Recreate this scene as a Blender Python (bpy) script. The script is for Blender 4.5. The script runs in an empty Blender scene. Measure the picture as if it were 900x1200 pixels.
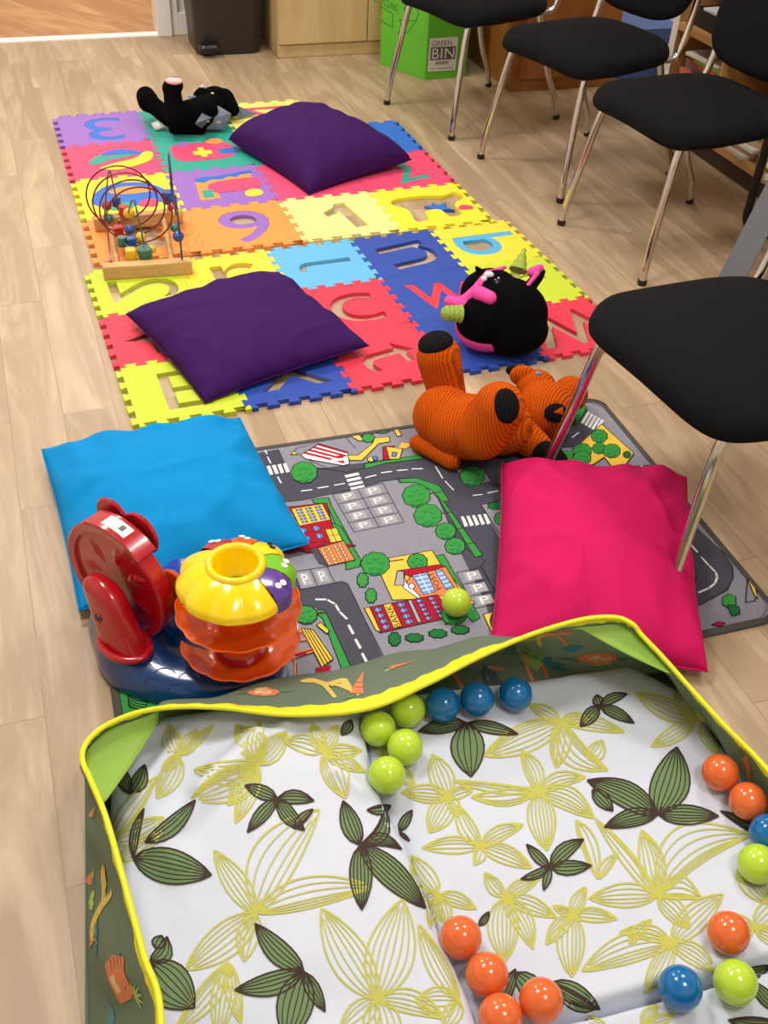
import bpy, bmesh, math, random
from mathutils import Vector, Matrix, noise
import numpy as np
random.seed(7)
scene = bpy.context.scene
COL = scene.collection
PI = math.pi

# ------------------------------------------------------------------ camera geometry (also used to read positions on real surfaces)
FPX, PITCH, ROLL, CH = 1214.5346, 0.6916143, 0.0548418, 1.4833
_c, _s = math.cos(PITCH), math.sin(PITCH)
FW = Vector((0, _c, -_s)); RT0 = Vector((1, 0, 0)); UP0 = Vector((0, _s, _c))
RT = RT0*math.cos(ROLL) + UP0*math.sin(ROLL)
UP = UP0*math.cos(ROLL) - RT0*math.sin(ROLL)
CAM = Vector((0, 0, CH))
def ray(px, py): return FW + RT*((px-450)/FPX) - UP*((py-600)/FPX)
def gp(px, py, z=0.0):
    d = ray(px, py); return CAM + d*((z-CH)/d.z)
def hitplane(px, py, p0, n):
    d = ray(px, py); n = Vector(n); return CAM + d*((Vector(p0)-CAM).dot(n)/d.dot(n))
YAW = math.radians(20)
RO = Vector((-1.208, 5.334, 0)); EX = Vector((math.cos(YAW), math.sin(YAW), 0)); EY = Vector((-math.sin(YAW), math.cos(YAW), 0))
def RM(a, b, z=0.0): return RO + EX*a + EY*b + Vector((0, 0, z))

cam = bpy.data.cameras.new('camera'); co = bpy.data.objects.new('camera', cam); COL.objects.link(co)
cam.sensor_fit = 'HORIZONTAL'; cam.sensor_width = 36; cam.lens = FPX/900*36; cam.clip_start = .02
m = Matrix((( RT.x, UP.x, -FW.x, 0), (RT.y, UP.y, -FW.y, 0), (RT.z, UP.z, -FW.z, CH), (0, 0, 0, 1)))
co.matrix_world = m; scene.camera = co

# ------------------------------------------------------------------ materials
def lin(c):
    out = []
    for v in c:
        v = v/255.0
        out.append(v/12.92 if v <= .04045 else ((v+.055)/1.055)**2.4)
    return (*out, 1)
MATS = {}
def mat(name, rgb, rough=.55, metal=0, bump=None, var=0, varscale=30, coat=0, sheen=0, trans=0, spec=.5, alpha=1, emit=None):
    if name in MATS: return MATS[name]
    m = bpy.data.materials.new(name); m.use_nodes = True; nt = m.node_tree; N = nt.nodes; L = nt.links
    b = N['Principled BSDF']; c = lin(rgb)
    b.inputs['Base Color'].default_value = c; b.inputs['Roughness'].default_value = rough; b.inputs['Metallic'].default_value = metal
    b.inputs['Coat Weight'].default_value = coat; b.inputs['Sheen Weight'].default_value = sheen
    b.inputs['Transmission Weight'].default_value = trans; b.inputs['Specular IOR Level'].default_value = spec
    b.inputs['Alpha'].default_value = alpha
    tc = N.new('ShaderNodeTexCoord')
    if var:
        n = N.new('ShaderNodeTexNoise'); n.inputs['Scale'].default_value = varscale; n.inputs['Detail'].default_value = 5
        L.new(tc.outputs['Object'], n.inputs['Vector'])
        r = N.new('ShaderNodeValToRGB'); r.color_ramp.elements[0].position = .3; r.color_ramp.elements[1].position = .7
        r.color_ramp.elements[0].color = tuple(max(0, x*(1-var)) for x in c[:3])+(1,)
        r.color_ramp.elements[1].color = tuple(min(1, x*(1+var)) for x in c[:3])+(1,)
        L.new(n.outputs['Fac'], r.inputs['Fac']); L.new(r.outputs['Color'], b.inputs['Base Color'])
    if bump:
        n = N.new('ShaderNodeTexNoise'); n.inputs['Scale'].default_value = bump[0]; n.inputs['Detail'].default_value = 3
        L.new(tc.outputs['Object'], n.inputs['Vector'])
        bp = N.new('ShaderNodeBump'); bp.inputs['Strength'].default_value = bump[1]; bp.inputs['Distance'].default_value = bump[2] if len(bump) > 2 else .002
        L.new(n.outputs['Fac'], bp.inputs['Height']); L.new(bp.outputs['Normal'], b.inputs['Normal'])
    if emit:
        b.inputs['Emission Color'].default_value = lin(emit[0]); b.inputs['Emission Strength'].default_value = emit[1]
    MATS[name] = m; return m

def wood(name, c1, c2, rotz=0, plank=None, rough=.45, stretch=14, coord='Object', axis='Y', gs=1.0):
    m = bpy.data.materials.new(name); m.use_nodes = True; nt = m.node_tree; N = nt.nodes; L = nt.links
    b = N['Principled BSDF']; b.inputs['Roughness'].default_value = rough
    tc = N.new('ShaderNodeTexCoord'); mp = N.new('ShaderNodeMapping'); mp.inputs['Rotation'].default_value = (0, 0, rotz)
    L.new(tc.outputs[coord], mp.inputs['Vector'])
    vec = mp.outputs['Vector']
    mp2 = N.new('ShaderNodeMapping'); sc = {'X': (1.1, stretch, stretch), 'Y': (stretch, 1.1, stretch), 'Z': (stretch, stretch, 1.1)}[axis]
    mp2.inputs['Scale'].default_value = tuple(q*gs for q in sc)
    L.new(vec, mp2.inputs['Vector'])
    off = None
    if plank:
        w, l = plank
        # brick texture wants rows along x: swap axes by rotating a quarter turn
        mb_ = N.new('ShaderNodeMapping'); mb_.inputs['Rotation'].default_value = (0, 0, PI/2)
        L.new(vec, mb_.inputs['Vector'])
        br = N.new('ShaderNodeTexBrick'); br.offset = .37; br.offset_frequency = 2; br.squash = 1
        br.inputs['Scale'].default_value = 1; br.inputs['Brick Width'].default_value = l; br.inputs['Row Height'].default_value = w
        br.inputs['Mortar Size'].default_value = .0012; br.inputs['Mortar Smooth'].default_value = .1; br.inputs['Bias'].default_value = 0
        br.inputs['Color1'].default_value = (0, 0, 0, 1); br.inputs['Color2'].default_value = (1, 1, 1, 1); br.inputs['Mortar'].default_value = (.5, .5, .5, 1)
        L.new(mb_.outputs['Vector'], br.inputs['Vector'])
        add = N.new('ShaderNodeVectorMath'); add.operation = 'MULTIPLY_ADD'
        L.new(br.outputs['Color'], add.inputs[0]); add.inputs[1].default_value = (13, 7, 5); L.new(mp2.outputs['Vector'], add.inputs[2])
        gv = add.outputs['Vector']
    else: gv = mp2.outputs['Vector']
    n = N.new('ShaderNodeTexNoise'); n.inputs['Scale'].default_value = 1.0; n.inputs['Detail'].default_value = 6; n.inputs['Distortion'].default_value = 1.3
    n.inputs['Roughness'].default_value = .62
    L.new(gv, n.inputs['Vector'])
    n2 = N.new('ShaderNodeTexNoise'); n2.inputs['Scale'].default_value = 7; n2.inputs['Detail'].default_value = 3; L.new(gv, n2.inputs['Vector'])
    mixf = N.new('ShaderNodeMath'); mixf.operation = 'MULTIPLY_ADD'; L.new(n2.outputs['Fac'], mixf.inputs[0]); mixf.inputs[1].default_value = .125
    sb = N.new('ShaderNodeMath'); sb.operation = 'SUBTRACT'; L.new(n.outputs['Fac'], sb.inputs[0]); sb.inputs[1].default_value = .175
    L.new(sb.outputs[0], mixf.inputs[2])
    r = N.new('ShaderNodeValToRGB'); r.color_ramp.elements[0].position = .33; r.color_ramp.elements[1].position = .66
    r.color_ramp.elements[0].color = lin(c1); r.color_ramp.elements[1].color = lin(c2)
    L.new(mixf.outputs[0], r.inputs['Fac'])
    out = r.outputs['Color']
    if plank:
        mx = N.new('ShaderNodeMix'); mx.data_type = 'RGBA'; mx.blend_type = 'MULTIPLY'; mx.inputs[0].default_value = 1
        rr = N.new('ShaderNodeValToRGB'); rr.color_ramp.elements[0].color = (.86, .84, .82, 1); rr.color_ramp.elements[1].color = (1, 1, 1, 1)
        L.new(br.outputs['Color'], rr.inputs['Fac'])
        L.new(out, mx.inputs[6]); L.new(rr.outputs['Color'], mx.inputs[7])
        mx2 = N.new('ShaderNodeMix'); mx2.data_type = 'RGBA'; mx2.blend_type = 'MIX'
        sc2 = N.new('ShaderNodeMath'); sc2.operation = 'MULTIPLY'; sc2.inputs[1].default_value = .45; L.new(br.outputs['Fac'], sc2.inputs[0])
        L.new(sc2.outputs[0], mx2.inputs[0]); L.new(mx.outputs[2], mx2.inputs[6]); mx2.inputs[7].default_value = lin(tuple(x*.55 for x in c1))
        out = mx2.outputs[2]
    L.new(out, b.inputs['Base Color'])
    bp = N.new('ShaderNodeBump'); bp.inputs['Strength'].default_value = .12; bp.inputs['Distance'].default_value = .001
    L.new(mixf.outputs[0], bp.inputs['Height']); L.new(bp.outputs['Normal'], b.inputs['Normal'])
    MATS[name] = m; return m

# ------------------------------------------------------------------ mesh builder
class MB:
    def __init__(s): s.v = []; s.f = []; s.m = []; s.s = []
    def add(s, vs, fs, mi=0, smooth=False):
        o = len(s.v); s.v += [tuple(q) for q in vs]
        for f in fs: s.f.append([i+o for i in f]); s.m.append(mi); s.s.append(smooth)
        return s
    def box(s, c, d, mi=0, ax=None):
        c = Vector(c); ax = ax or (Vector((1, 0, 0)), Vector((0, 1, 0)), Vector((0, 0, 1)))
        vs = [c + ax[0]*(d[0]/2*i) + ax[1]*(d[1]/2*j) + ax[2]*(d[2]/2*k) for k in (-1, 1) for j in (-1, 1) for i in (-1, 1)]
        return s.add(vs, [(0, 2, 3, 1), (4, 5, 7, 6), (0, 1, 5, 4), (2, 6, 7, 3), (0, 4, 6, 2), (1, 3, 7, 5)], mi)
    def prism(s, poly, z0, z1, mi=0):
        n = len(poly)
        vs = [(p[0], p[1], z0) for p in poly] + [(p[0], p[1], z1) for p in poly]
        return s.add(vs, [list(range(n))[::-1], [i+n for i in range(n)]] + [(i, (i+1) % n, (i+1) % n+n, i+n) for i in range(n)], mi)
    def tube(s, pts, r, n=12, mi=0, closed=False, caps=True, flat=None):
        pts = [Vector(p) for p in pts]; N = len(pts)
        rs = r if isinstance(r, (list, tuple)) else [r]*N
        def tan(i):
            if closed: return (pts[(i+1) % N]-pts[i-1]).normalized()
            return (pts[min(i+1, N-1)]-pts[max(i-1, 0)]).normalized()
        t = tan(0); a = t.orthogonal().normalized()
        if flat is not None:
            a = Vector(flat) - t*Vector(flat).dot(t); a.normalize()
        vs = []
        for i in range(N):
            t = tan(i); a = (a - t*a.dot(t)); a.normalize(); b = t.cross(a)
            for k in range(n):
                th = 2*PI*k/n; vs.append(pts[i] + a*(math.cos(th)*rs[i]) + b*(math.sin(th)*rs[i]))
        fs = []
        for i in range(N if closed else N-1):
            j = (i+1) % N
            for k in range(n): fs.append((i*n+k, i*n+(k+1) % n, j*n+(k+1) % n, j*n+k))
        s.add(vs, fs, mi, True)
        if caps and not closed:
            o = len(s.v)-N*n
            s.f.append([o+k for k in range(n)][::-1]); s.m.append(mi); s.s.append(False)
            s.f.append([o+(N-1)*n+k for k in range(n)]); s.m.append(mi); s.s.append(False)
        return s
    def lathe(s, prof, n=48, o=(0, 0, 0), mi=0, fn=None, ax=None, arc=None, smooth=True):
        o = Vector(o); ax = ax or (Vector((1, 0, 0)), Vector((0, 1, 0)), Vector((0, 0, 1)))
        vs = []; full = arc is None; a0, a1 = arc or (0, 2*PI); cnt = n if full else n+1
        for j, (r, z) in enumerate(prof):
            for k in range(cnt):
                th = a0+(a1-a0)*k/n; rr, zz = (r, z) if fn is None else fn(r, z, th, j)
                vs.append(o + ax[0]*(rr*math.cos(th)) + ax[1]*(rr*math.sin(th)) + ax[2]*zz)
        fs = []
        for j in range(len(prof)-1):
            for k in range(n):
                k2 = (k+1) % cnt
                fs.append((j*cnt+k, j*cnt+k2, (j+1)*cnt+k2, (j+1)*cnt+k))
        return s.add(vs, fs, mi, smooth)
    def grid(s, fn, nu, nv, mi=0, cu=False, smooth=True):
        vs = [fn(i/nu, j/nv) for j in range(nv+1) for i in range(nu if cu else nu+1)]
        w = nu if cu else nu+1
        fs = [(j*w+i, j*w+(i+1) % w, (j+1)*w+(i+1) % w, (j+1)*w+i) for j in range(nv) for i in range(nu)]
        return s.add(vs, fs, mi, smooth)
    def ell(s, c, r, rot=None, n=20, mi=0, m=12):
        c = Vector(c); R = rot or Matrix.Identity(3)
        vs = []; 
        for j in range(m+1):
            ph = PI*j/m
            for i in range(n):
                th = 2*PI*i/n; vs.append(c + R @ Vector((r[0]*math.sin(ph)*math.cos(th), r[1]*math.sin(ph)*math.sin(th), r[2]*math.cos(ph))))
        fs = [(j*n+i, (j+1)*n+i, (j+1)*n+(i+1) % n, j*n+(i+1) % n) for j in range(m) for i in range(n)]
        return s.add(vs, fs, mi, True)
    def poly(s, pts, mi=0): return s.add(pts, [list(range(len(pts)))], mi)

def make(name, mb, mats, parent=None, world=True, bevel=0, sharp=40, solid=0, weld=True, sub=0):
    me = bpy.data.meshes.new(name); me.from_pydata(mb.v, [], mb.f)
    if not isinstance(mats, (list, tuple)): mats = [mats]
    for q in mats: me.materials.append(q)
    me.polygons.foreach_set('material_index', mb.m); me.polygons.foreach_set('use_smooth', mb.s)
    if weld:
        bm = bmesh.new(); bm.from_mesh(me); bmesh.ops.remove_doubles(bm, verts=bm.verts, dist=1e-6)
        bmesh.ops.recalc_face_normals(bm, faces=bm.faces); bm.to_mesh(me); bm.free()
    me.set_sharp_from_angle(angle=math.radians(sharp))
    o = bpy.data.objects.new(name, me); COL.objects.link(o)
    if parent:
        if world:
            M = Matrix.Translation(parent.location) @ Matrix.Rotation(parent.rotation_euler.z, 4, 'Z')
            # parents of parts are themselves at identity under the root unless they are the root
            if parent.parent: M = Matrix.Translation(parent.parent.location) @ Matrix.Rotation(parent.parent.rotation_euler.z, 4, 'Z')
            me.transform(M.inverted())
        o.parent = parent
    if solid:
        md = o.modifiers.new('solid', 'SOLIDIFY'); md.thickness = solid; md.offset = 0
    if bevel:
        md = o.modifiers.new('bevel', 'BEVEL'); md.width = bevel; md.segments = 3; md.limit_method = 'ANGLE'; md.angle_limit = math.radians(35)
        md.harden_normals = False
    if sub:
        md = o.modifiers.new('sub', 'SUBSURF'); md.levels = sub; md.render_levels = sub
    return o
def centre(o):
    """give a single-mesh thing its origin at its base"""
    me = o.data; vs = [v.co for v in me.vertices]
    c = Vector(((min(v.x for v in vs)+max(v.x for v in vs))/2, (min(v.y for v in vs)+max(v.y for v in vs))/2, min(v.z for v in vs)))
    me.transform(Matrix.Translation(-c)); o.location = c; return o
def tag(o, label=None, cat=None, group=None, kind=None):
    if label: o['label'] = label
    if cat: o['category'] = cat
    if group: o['group'] = group
    if kind: o['kind'] = kind
    return o
def root(name, label, cat, loc, rz=0, group=None):
    o = bpy.data.objects.new(name, None); COL.objects.link(o); o.empty_display_size = .05
    o.location = loc; o.rotation_euler = (0, 0, rz); return tag(o, label, cat, group)
def single(name, mb, mats, label, cat, group=None, **k):
    return tag(centre(make(name, mb, mats, **k)), label, cat, group)
def tree_copy(o, parent=None):
    c = o.copy(); COL.objects.link(c); c.parent = parent
    for ch in list(o.children): tree_copy(ch, c)
    return c
def catmull(P, n=8, closed=False):
    P = [Vector(p) for p in P]; N = len(P); out = []
    for i in range(N if closed else N-1):
        if closed: a, b, c, d = P[i-1], P[i], P[(i+1) % N], P[(i+2) % N]
        else: a, b, c, d = P[max(i-1, 0)], P[i], P[i+1], P[min(i+2, N-1)]
        for k in range(n):
            t = k/n; out.append(.5*((2*b)+(c-a)*t+(2*a-5*b+4*c-d)*t*t+(3*b-a-3*c+d)*t**3))
    if not closed: out.append(P[-1])
    return out
def smoothstep(a, b, x):
    t = max(0, min(1, (x-a)/(b-a))); return t*t*(3-2*t)

# curve based fills: letters and tiles
def curve_mesh(loops, h, name='c'):
    cu = bpy.data.curves.new(name, 'CURVE'); cu.dimensions = '2D'; cu.fill_mode = 'BOTH'; cu.extrude = h/2
    for lp in loops:
        sp = cu.splines.new('POLY'); sp.points.add(len(lp)-1); sp.use_cyclic_u = True
        for i, p in enumerate(lp): sp.points[i].co = (p[0], p[1], 0, 1)
    ob = bpy.data.objects.new(name, cu); COL.objects.link(ob)
    dg = bpy.context.evaluated_depsgraph_get(); me = bpy.data.meshes.new_from_object(ob.evaluated_get(dg))
    bpy.data.objects.remove(ob); bpy.data.curves.remove(cu)
    return me
_tl = {}
def text_loops(ch, bold=0.0):
    """outlines of a word, normalised to its own bounding box (0..1)"""
    if (ch, bold) in _tl: return _tl[(ch, bold)]
    cu = bpy.data.curves.new('t', 'FONT'); cu.body = ch; cu.fill_mode = 'NONE'; cu.resolution_u = 4; cu.offset = bold; cu.space_character = 1.05
    ob = bpy.data.objects.new('t', cu); COL.objects.link(ob)
    dg = bpy.context.evaluated_depsgraph_get(); me = bpy.data.meshes.new_from_object(ob.evaluated_get(dg))
    bm = bmesh.new(); bm.from_mesh(me); bmesh.ops.remove_doubles(bm, verts=bm.verts, dist=1e-5); bm.verts.ensure_lookup_table()
    seen = set(); loops = []
    for v in bm.verts:
        if v.index in seen: continue
        lp = [v]; seen.add(v.index); cur = v
        while True:
            nx = [e.other_vert(cur) for e in cur.link_edges if e.other_vert(cur).index not in seen]
            if not nx: break
            cur = nx[0]; seen.add(cur.index); lp.append(cur)
        if len(lp) > 2: loops.append([(q.co.x, q.co.y) for q in lp])
    bm.free(); bpy.data.objects.remove(ob); bpy.data.curves.remove(cu)
    xs = [p[0] for l in loops for p in l]; ys = [p[1] for l in loops for p in l]
    x0, x1, y0, y1 = min(xs), max(xs), min(ys), max(ys)
    asp = (x1-x0)/(y1-y0)
    loops = [[((p[0]-x0)/(x1-x0), (p[1]-y0)/(y1-y0)) for p in l] for l in loops]
    _tl[(ch, bold)] = (loops, asp); return loops, asp
def text_mesh(word, bold=.02):
    loops, asp = text_loops(word, bold)
    me = curve_mesh(loops, 0); vs = [tuple(v.co[:2]) for v in me.vertices]; fs = [list(p.vertices) for p in me.polygons]
    zs = set()
    return vs, fs
def put_text(mb, word, quad, mi, bold=.02, lift=None):
    """word mapped bilinearly on quad = bottom-left, bottom-right, top-right, top-left (world points)"""
    vs, fs = text_mesh(word, bold); q = [Vector(p) for p in quad]
    mb.add([(q[0]*(1-u)+q[1]*u)*(1-v)+(q[3]*(1-u)+q[2]*u)*v for u, v in vs], fs, mi)

# ------------------------------------------------------------------ room
floor_m = wood('floor_vinyl', (172, 146, 114), (216, 191, 158), rotz=-YAW-math.radians(1), plank=(.125, .95), rough=.42, stretch=9)
hall_m = wood('hall_oak', (185, 128, 75), (226, 178, 122), rotz=-YAW-math.radians(35), plank=(.16, 1.1), rough=.35, stretch=7)
wall_m = mat('wall_paint', (226, 222, 214), .8, bump=(60, .1))
white_m = mat('white_gloss_paint', (232, 228, 222), .35)
def room_box(name, a0, a1, b0, b1, z0, z1, m, kind='structure', bevel=0, parent=None):
    mb = MB(); mb.box(RM((a0+a1)/2, (b0+b1)/2, (z0+z1)/2), (a1-a0, b1-b0, z1-z0), ax=(EX, EY, Vector((0, 0, 1))))
    o = make(name, mb, m, bevel=bevel, parent=parent)
    if kind and not parent: o['kind'] = kind
    return o
room_box('floor', -2.2, 2.3, -6.2, .06, -.05, 0, floor_m)
room_box('floor_hall', -2.2, 2.3, .06, 2.2, -.05, .001, hall_m)
room_box('trim_threshold', -.84, .02, -.005, .06, 0, .006, mat('threshold_white', (245, 243, 240), .4))
room_box('wall_back', .0, 2.3, .03, .13, 0, 2.5, wall_m)
room_box('wall_back', -2.2, -.82, .03, .13, 0, 2.5, wall_m)
room_box('wall_back', -.82, .0, .03, .13, 2.05, 2.5, wall_m)
room_box('wall_right', 2.3, 2.4, -6.2, 2.2, 0, 2.5, wall_m)
room_box('wall_left', -2.3, -2.2, -6.2, 2.2, 0, 2.5, wall_m)
room_box('wall_front', -2.2, 2.3, -6.3, -6.2, 0, 2.5, wall_m)
room_box('wall_hall', -2.2, 2.3, 2.2, 2.3, 0, 2.5, wall_m)
room_box('ceiling', -2.3, 2.4, -6.3, 2.3, 2.5, 2.6, mat('ceiling_white', (235, 233, 228), .9))
room_box('trim_door', -.02, .05, -.02, .14, 0, 2.1, white_m, bevel=.004)
room_box('trim_door', .05, .085, -.0, .03, 0, 2.1, white_m, bevel=.003)
room_box('trim_door', -.9, -.82, -.02, .14, 0, 2.1, white_m, bevel=.004)
room_box('baseboard_back', .085, 2.3, .0, .03, 0, .1, white_m, bevel=.003)
room_box('baseboard_back', -2.2, -.9, .01, .03, 0, .1, white_m, bevel=.003)
room_box('baseboard_right', 2.27, 2.3, -6.2, .0, 0, .1, white_m, bevel=.003)

# ceiling lamps: real recessed panels of the room
def ceil_light(a, b, w, h, power, col=(1, .965, .93)):
    l = bpy.data.lights.new('ceiling_lamp', 'AREA'); l.shape = 'RECTANGLE'; l.size = w; l.size_y = h; l.energy = power; l.color = col
    o = bpy.data.objects.new('ceiling_lamp', l); COL.objects.link(o); o.location = RM(a, b, 2.485); o.rotation_euler = (0, 0, YAW)
LIGHTS = [(.9, -3.6, 25), (1.0, -1.2, 15), (-.9, -3.5, 33), (-.9, -1.3, 38), (.2, -5.4, 20)]
for a, b, e in LIGHTS: ceil_light(a, b, .55, .55, e)
ceil_light(-.5, 1.1, .6, .6, 36, (1, .93, .84))
w = bpy.data.worlds.new('world'); scene.world = w; w.use_nodes = True
w.node_tree.nodes['Background'].inputs[0].default_value = (1, .96, .92, 1); w.node_tree.nodes['Background'].inputs[1].default_value = .3

# ------------------------------------------------------------------ background furniture
Z = Vector((0, 0, 1)); AX = (EX, EY, Z)
# pedal bin
binm = mat('bin_plastic', (40, 33, 32), .38, bump=(250, .15, .0008))
r = root('pedal_bin', 'black plastic pedal bin standing beside the doorway', 'bin', RM(.262, -.22), YAW)
mb = MB()
def rrect(w, d, rad, n=6):
    pts = []
    for cx, cy, a0 in ((w/2-rad, d/2-rad, 0), (-w/2+rad, d/2-rad, PI/2), (-w/2+rad, -d/2+rad, PI), (w/2-rad, -d/2+rad, 3*PI/2)):
        for k in range(n+1): a = a0+PI/2*k/n; pts.append((cx+rad*math.cos(a), cy+rad*math.sin(a)))
    return pts
def loft(mb, levels, mi=0, smooth=True):
    n = len(levels[0][1]); vs = []
    for z, pts in levels: vs += [(p[0], p[1], z) for p in pts]
    fs = [(j*n+k, j*n+(k+1) % n, (j+1)*n+(k+1) % n, (j+1)*n+k) for j in range(len(levels)-1) for k in range(n)]
    fs += [list(range(n))[::-1], [(len(levels)-1)*n+k for k in range(n)]]
    mb.add(vs, fs, mi, smooth)
loft(mb, [(0.002, rrect(.3, .27, .05)), (.02, rrect(.31, .28, .055)), (.55, rrect(.36, .34, .06))])
make('body', mb, binm, r, world=False)
mb = MB(); loft(mb, [(.55, rrect(.375, .355, .065)), (.58, rrect(.375, .355, .065)), (.64, rrect(.34, .31, .06))]); make('lid', mb, binm, r, world=False)
mb = MB(); loft(mb, [(.035, rrect(.09, .05, .02)), (.05, rrect(.1, .06, .025)), (.06, rrect(.08, .045, .02))]); 
mb.v = [(x-.10, y-.165, z) for x, y, z in mb.v]
mb.box((-.10, -.14, .03), (.05, .05, .03)); make('pedal', mb, mat('pedal_black', (22, 22, 24), .35), r, world=False)
# beige cupboard
birch = wood('birch_laminate', (198, 166, 115), (212, 184, 136), rotz=0, stretch=10, rough=.45, axis='Z')
r = root('cupboard', 'pale beech two-door cupboard between the black bin and the green box', 'cupboard', RM(.9, -.23), YAW)
mb = MB(); mb.box((0, 0, .405), (.86, .44, .79)); mb.box((0, 0, .815), (.88, .46, .025)); make('body', mb, birch, r, world=False, bevel=.002)
mb = MB(); mb.box((0, .003, .006), (.85, .45, .012)); mb.box((0, 0.004, .03), (.86, .455, .05)); make('plinth', mb, birch, r, world=False, bevel=.002)
for s_, in ((-1,), (1,)):
    mb = MB(); mb.box((s_*.2145, -.229, .43), (.425, .018, .73)); d = make('door', mb, birch, r, world=False, bevel=.002)
    mb = MB(); mb.tube([(s_*.03, -.238, .68), (s_*.03, -.262, .68), (s_*.03, -.262, .78), (s_*.03, -.238, .78)], .005); make('handle', mb, mat('brushed_steel', (170, 170, 170), .3, 1), d, world=False)
# green recycling box
G0, G1, G2, G3 = (.92, -.61), (1.05, -.874), (1.251, -.861), (1.325, -.70)
r = root('recycling_box', 'bright green cardboard recycling box with a white notice', 'recycling box', RM(1.11, -.67), YAW)
gm = mat('green_card', (98, 190, 48), .5, var=.04, varscale=8)
mb = MB(); poly = [G0, G1, G2, G3, (1.25, -.50), (.98, -.49)]
mb.prism([RM(*p)[:2] for p in poly], .001, .62); make('body', mb, gm, r)
A, B = RM(*G1), RM(*G2); nrm = Vector(((B-A).y, -(B-A).x, 0)).normalized()
def onface(A, B, pts, off=.0006):
    n = Vector(((B-A).y, -(B-A).x, 0)).normalized(); return [hitplane(px, py, A, n)+n*off for px, py in pts]
q = onface(A, B, [(501, 84), (533.5, 82), (537, 43), (503.5, 45)])
mb = MB(); mb.poly(q, 0)
def sub(q, u0, v0, u1, v1, n, off):
    f = lambda u, v: (q[0]*(1-u)+q[1]*u)*(1-v)+(q[3]*(1-u)+q[2]*u)*v + n*off
    return [f(u0, v0), f(u1, v0), f(u1, v1), f(u0, v1)]
ink = mat('notice_grey_ink', (95, 100, 95), .6)
put_text(mb, 'GREEN', sub(q, .09, .76, .80, .92, nrm, .0006), 1, .015)
mb.poly(sub(q, .06, .34, .95, .73, nrm, .0004), 1)
put_text(mb, 'BIN', sub(q, .12, .38, .9, .69, nrm, .0009), 0, .03)
for v in (.26, .21): mb.poly(sub(q, .25, v, .72, v+.025, nrm, .0006), 1)
mb.poly(sub(q, .1, .07, .22, .09, nrm, .0006), 1); mb.poly(sub(q, .34, .07, .9, .09, nrm, .0006), 1)
make('notice', mb, [mat('notice_white', (232, 232, 226), .5), ink], r, weld=False)
A, B = RM(*G0), RM(*G1); n2 = Vector(((B-A).y, -(B-A).x, 0)).normalized()
dg = mat('dark_green_ink', (28, 120, 45), .6); mb = MB()
def facelines(mb, A, B, n, pts, wpx=.8, closed=False):
    P = pts + ([pts[0]] if closed else [])
    for (x0, y0), (x1, y1) in zip(P, P[1:]):
        L = math.hypot(x1-x0, y1-y0) or 1; nx, ny = -(y1-y0)/L*wpx/2, (x1-x0)/L*wpx/2
        mb.poly([hitplane(a, b, A, n)+n*.0007 for a, b in ((x0+nx, y0+ny), (x1+nx, y1+ny), (x1-nx, y1-ny), (x0-nx, y0-ny))])
k = lambda x, y: (420+x*.1556, y*.1556)
for pl, cl in (([k(165, 45), k(262, 108), k(255, 210), k(165, 148)], False), ([k(345, 55), k(415, 8), k(455, 105), k(435, 155), k(380, 155)], True), ([k(435, 155), k(375, 245), k(318, 248), k(318, 285), k(300, 245), k(330, 210), k(310, 150), k(380, 155)], False), ([k(345, 55), k(380, 155)], False)):
    facelines(mb, A, B, n2, pl, .9, cl)
    if len(pl) == 4 and pl[0][0] < 450: make('recycling_arrow', mb, dg, r, weld=False); mb = MB()
make('recycling_arrow', mb, dg, r, weld=False); mb = MB()
put_text(mb, 'RECYCLING', [hitplane(x, y, A, n2)+n2*.0007 for x, y in ((436, 0), (465.5, 14), (467.5, 6.5), (438, -8))], 0, .02)
make('recycling_lettering', mb, dg, r, weld=False)
# brown cabinet
brown = wood('brown_cabinet_wood', (150, 92, 38), (178, 116, 55), rotz=0, stretch=8, rough=.4, axis='Z')
r = root('cabinet', 'low orange-brown wooden cabinet behind the row of black chairs', 'cabinet', RM(1.62, -.84), YAW)
mb = MB(); mb.box((0, 0, .235), (.5, .52, .37)); mb.box((0, 0, .43), (.52, .56, .022)); make('body', mb, brown, r, world=False, bevel=.002)
mb = MB(); mb.box((0, .006, .025), (.495, .53, .05)); make('plinth', mb, brown, r, world=False, bevel=.002)
mb = MB(); mb.box((0.015, -.268, .235), (.46, .016, .36)); make('door', mb, brown, r, world=False, bevel=.002)
# shelf unit on the right
beech = wood('beech_shelf', (186, 134, 78), (205, 158, 102), rotz=0, stretch=9, rough=.45, axis='Y')
r = root('shelf_unit', 'open beech pigeonhole shelf unit full of papers along the right wall', 'shelf unit', RM(2.03, -2.9), YAW)
def rel(a0, a1, b0, b1, z0, z1):  # room box in the unit's own frame
    return ((a0+a1)/2-2.03, (b0+b1)/2+2.9, (z0+z1)/2), (a1-a0, b1-b0, z1-z0)
mb = MB(); mb.box(*rel(1.81, 2.25, -4.2, -1.62, .0, .062)); make('plinth', mb, mat('plinth_shadow_brown', (58, 40, 28), .6), r, world=False)  # dark brown colour stands in for the shadow below the bottom board
for z0 in (.062, .392, .72):
    mb = MB(); mb.box(*rel(1.8, 2.25, -4.2, -1.62, z0, z0+.03)); make('shelf', mb, beech, r, world=False, bevel=.002)
mb = MB(); mb.box(*rel(2.24, 2.255, -4.2, -1.62, .09, .72)); make('back_panel', mb, brown, r, world=False)
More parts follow.
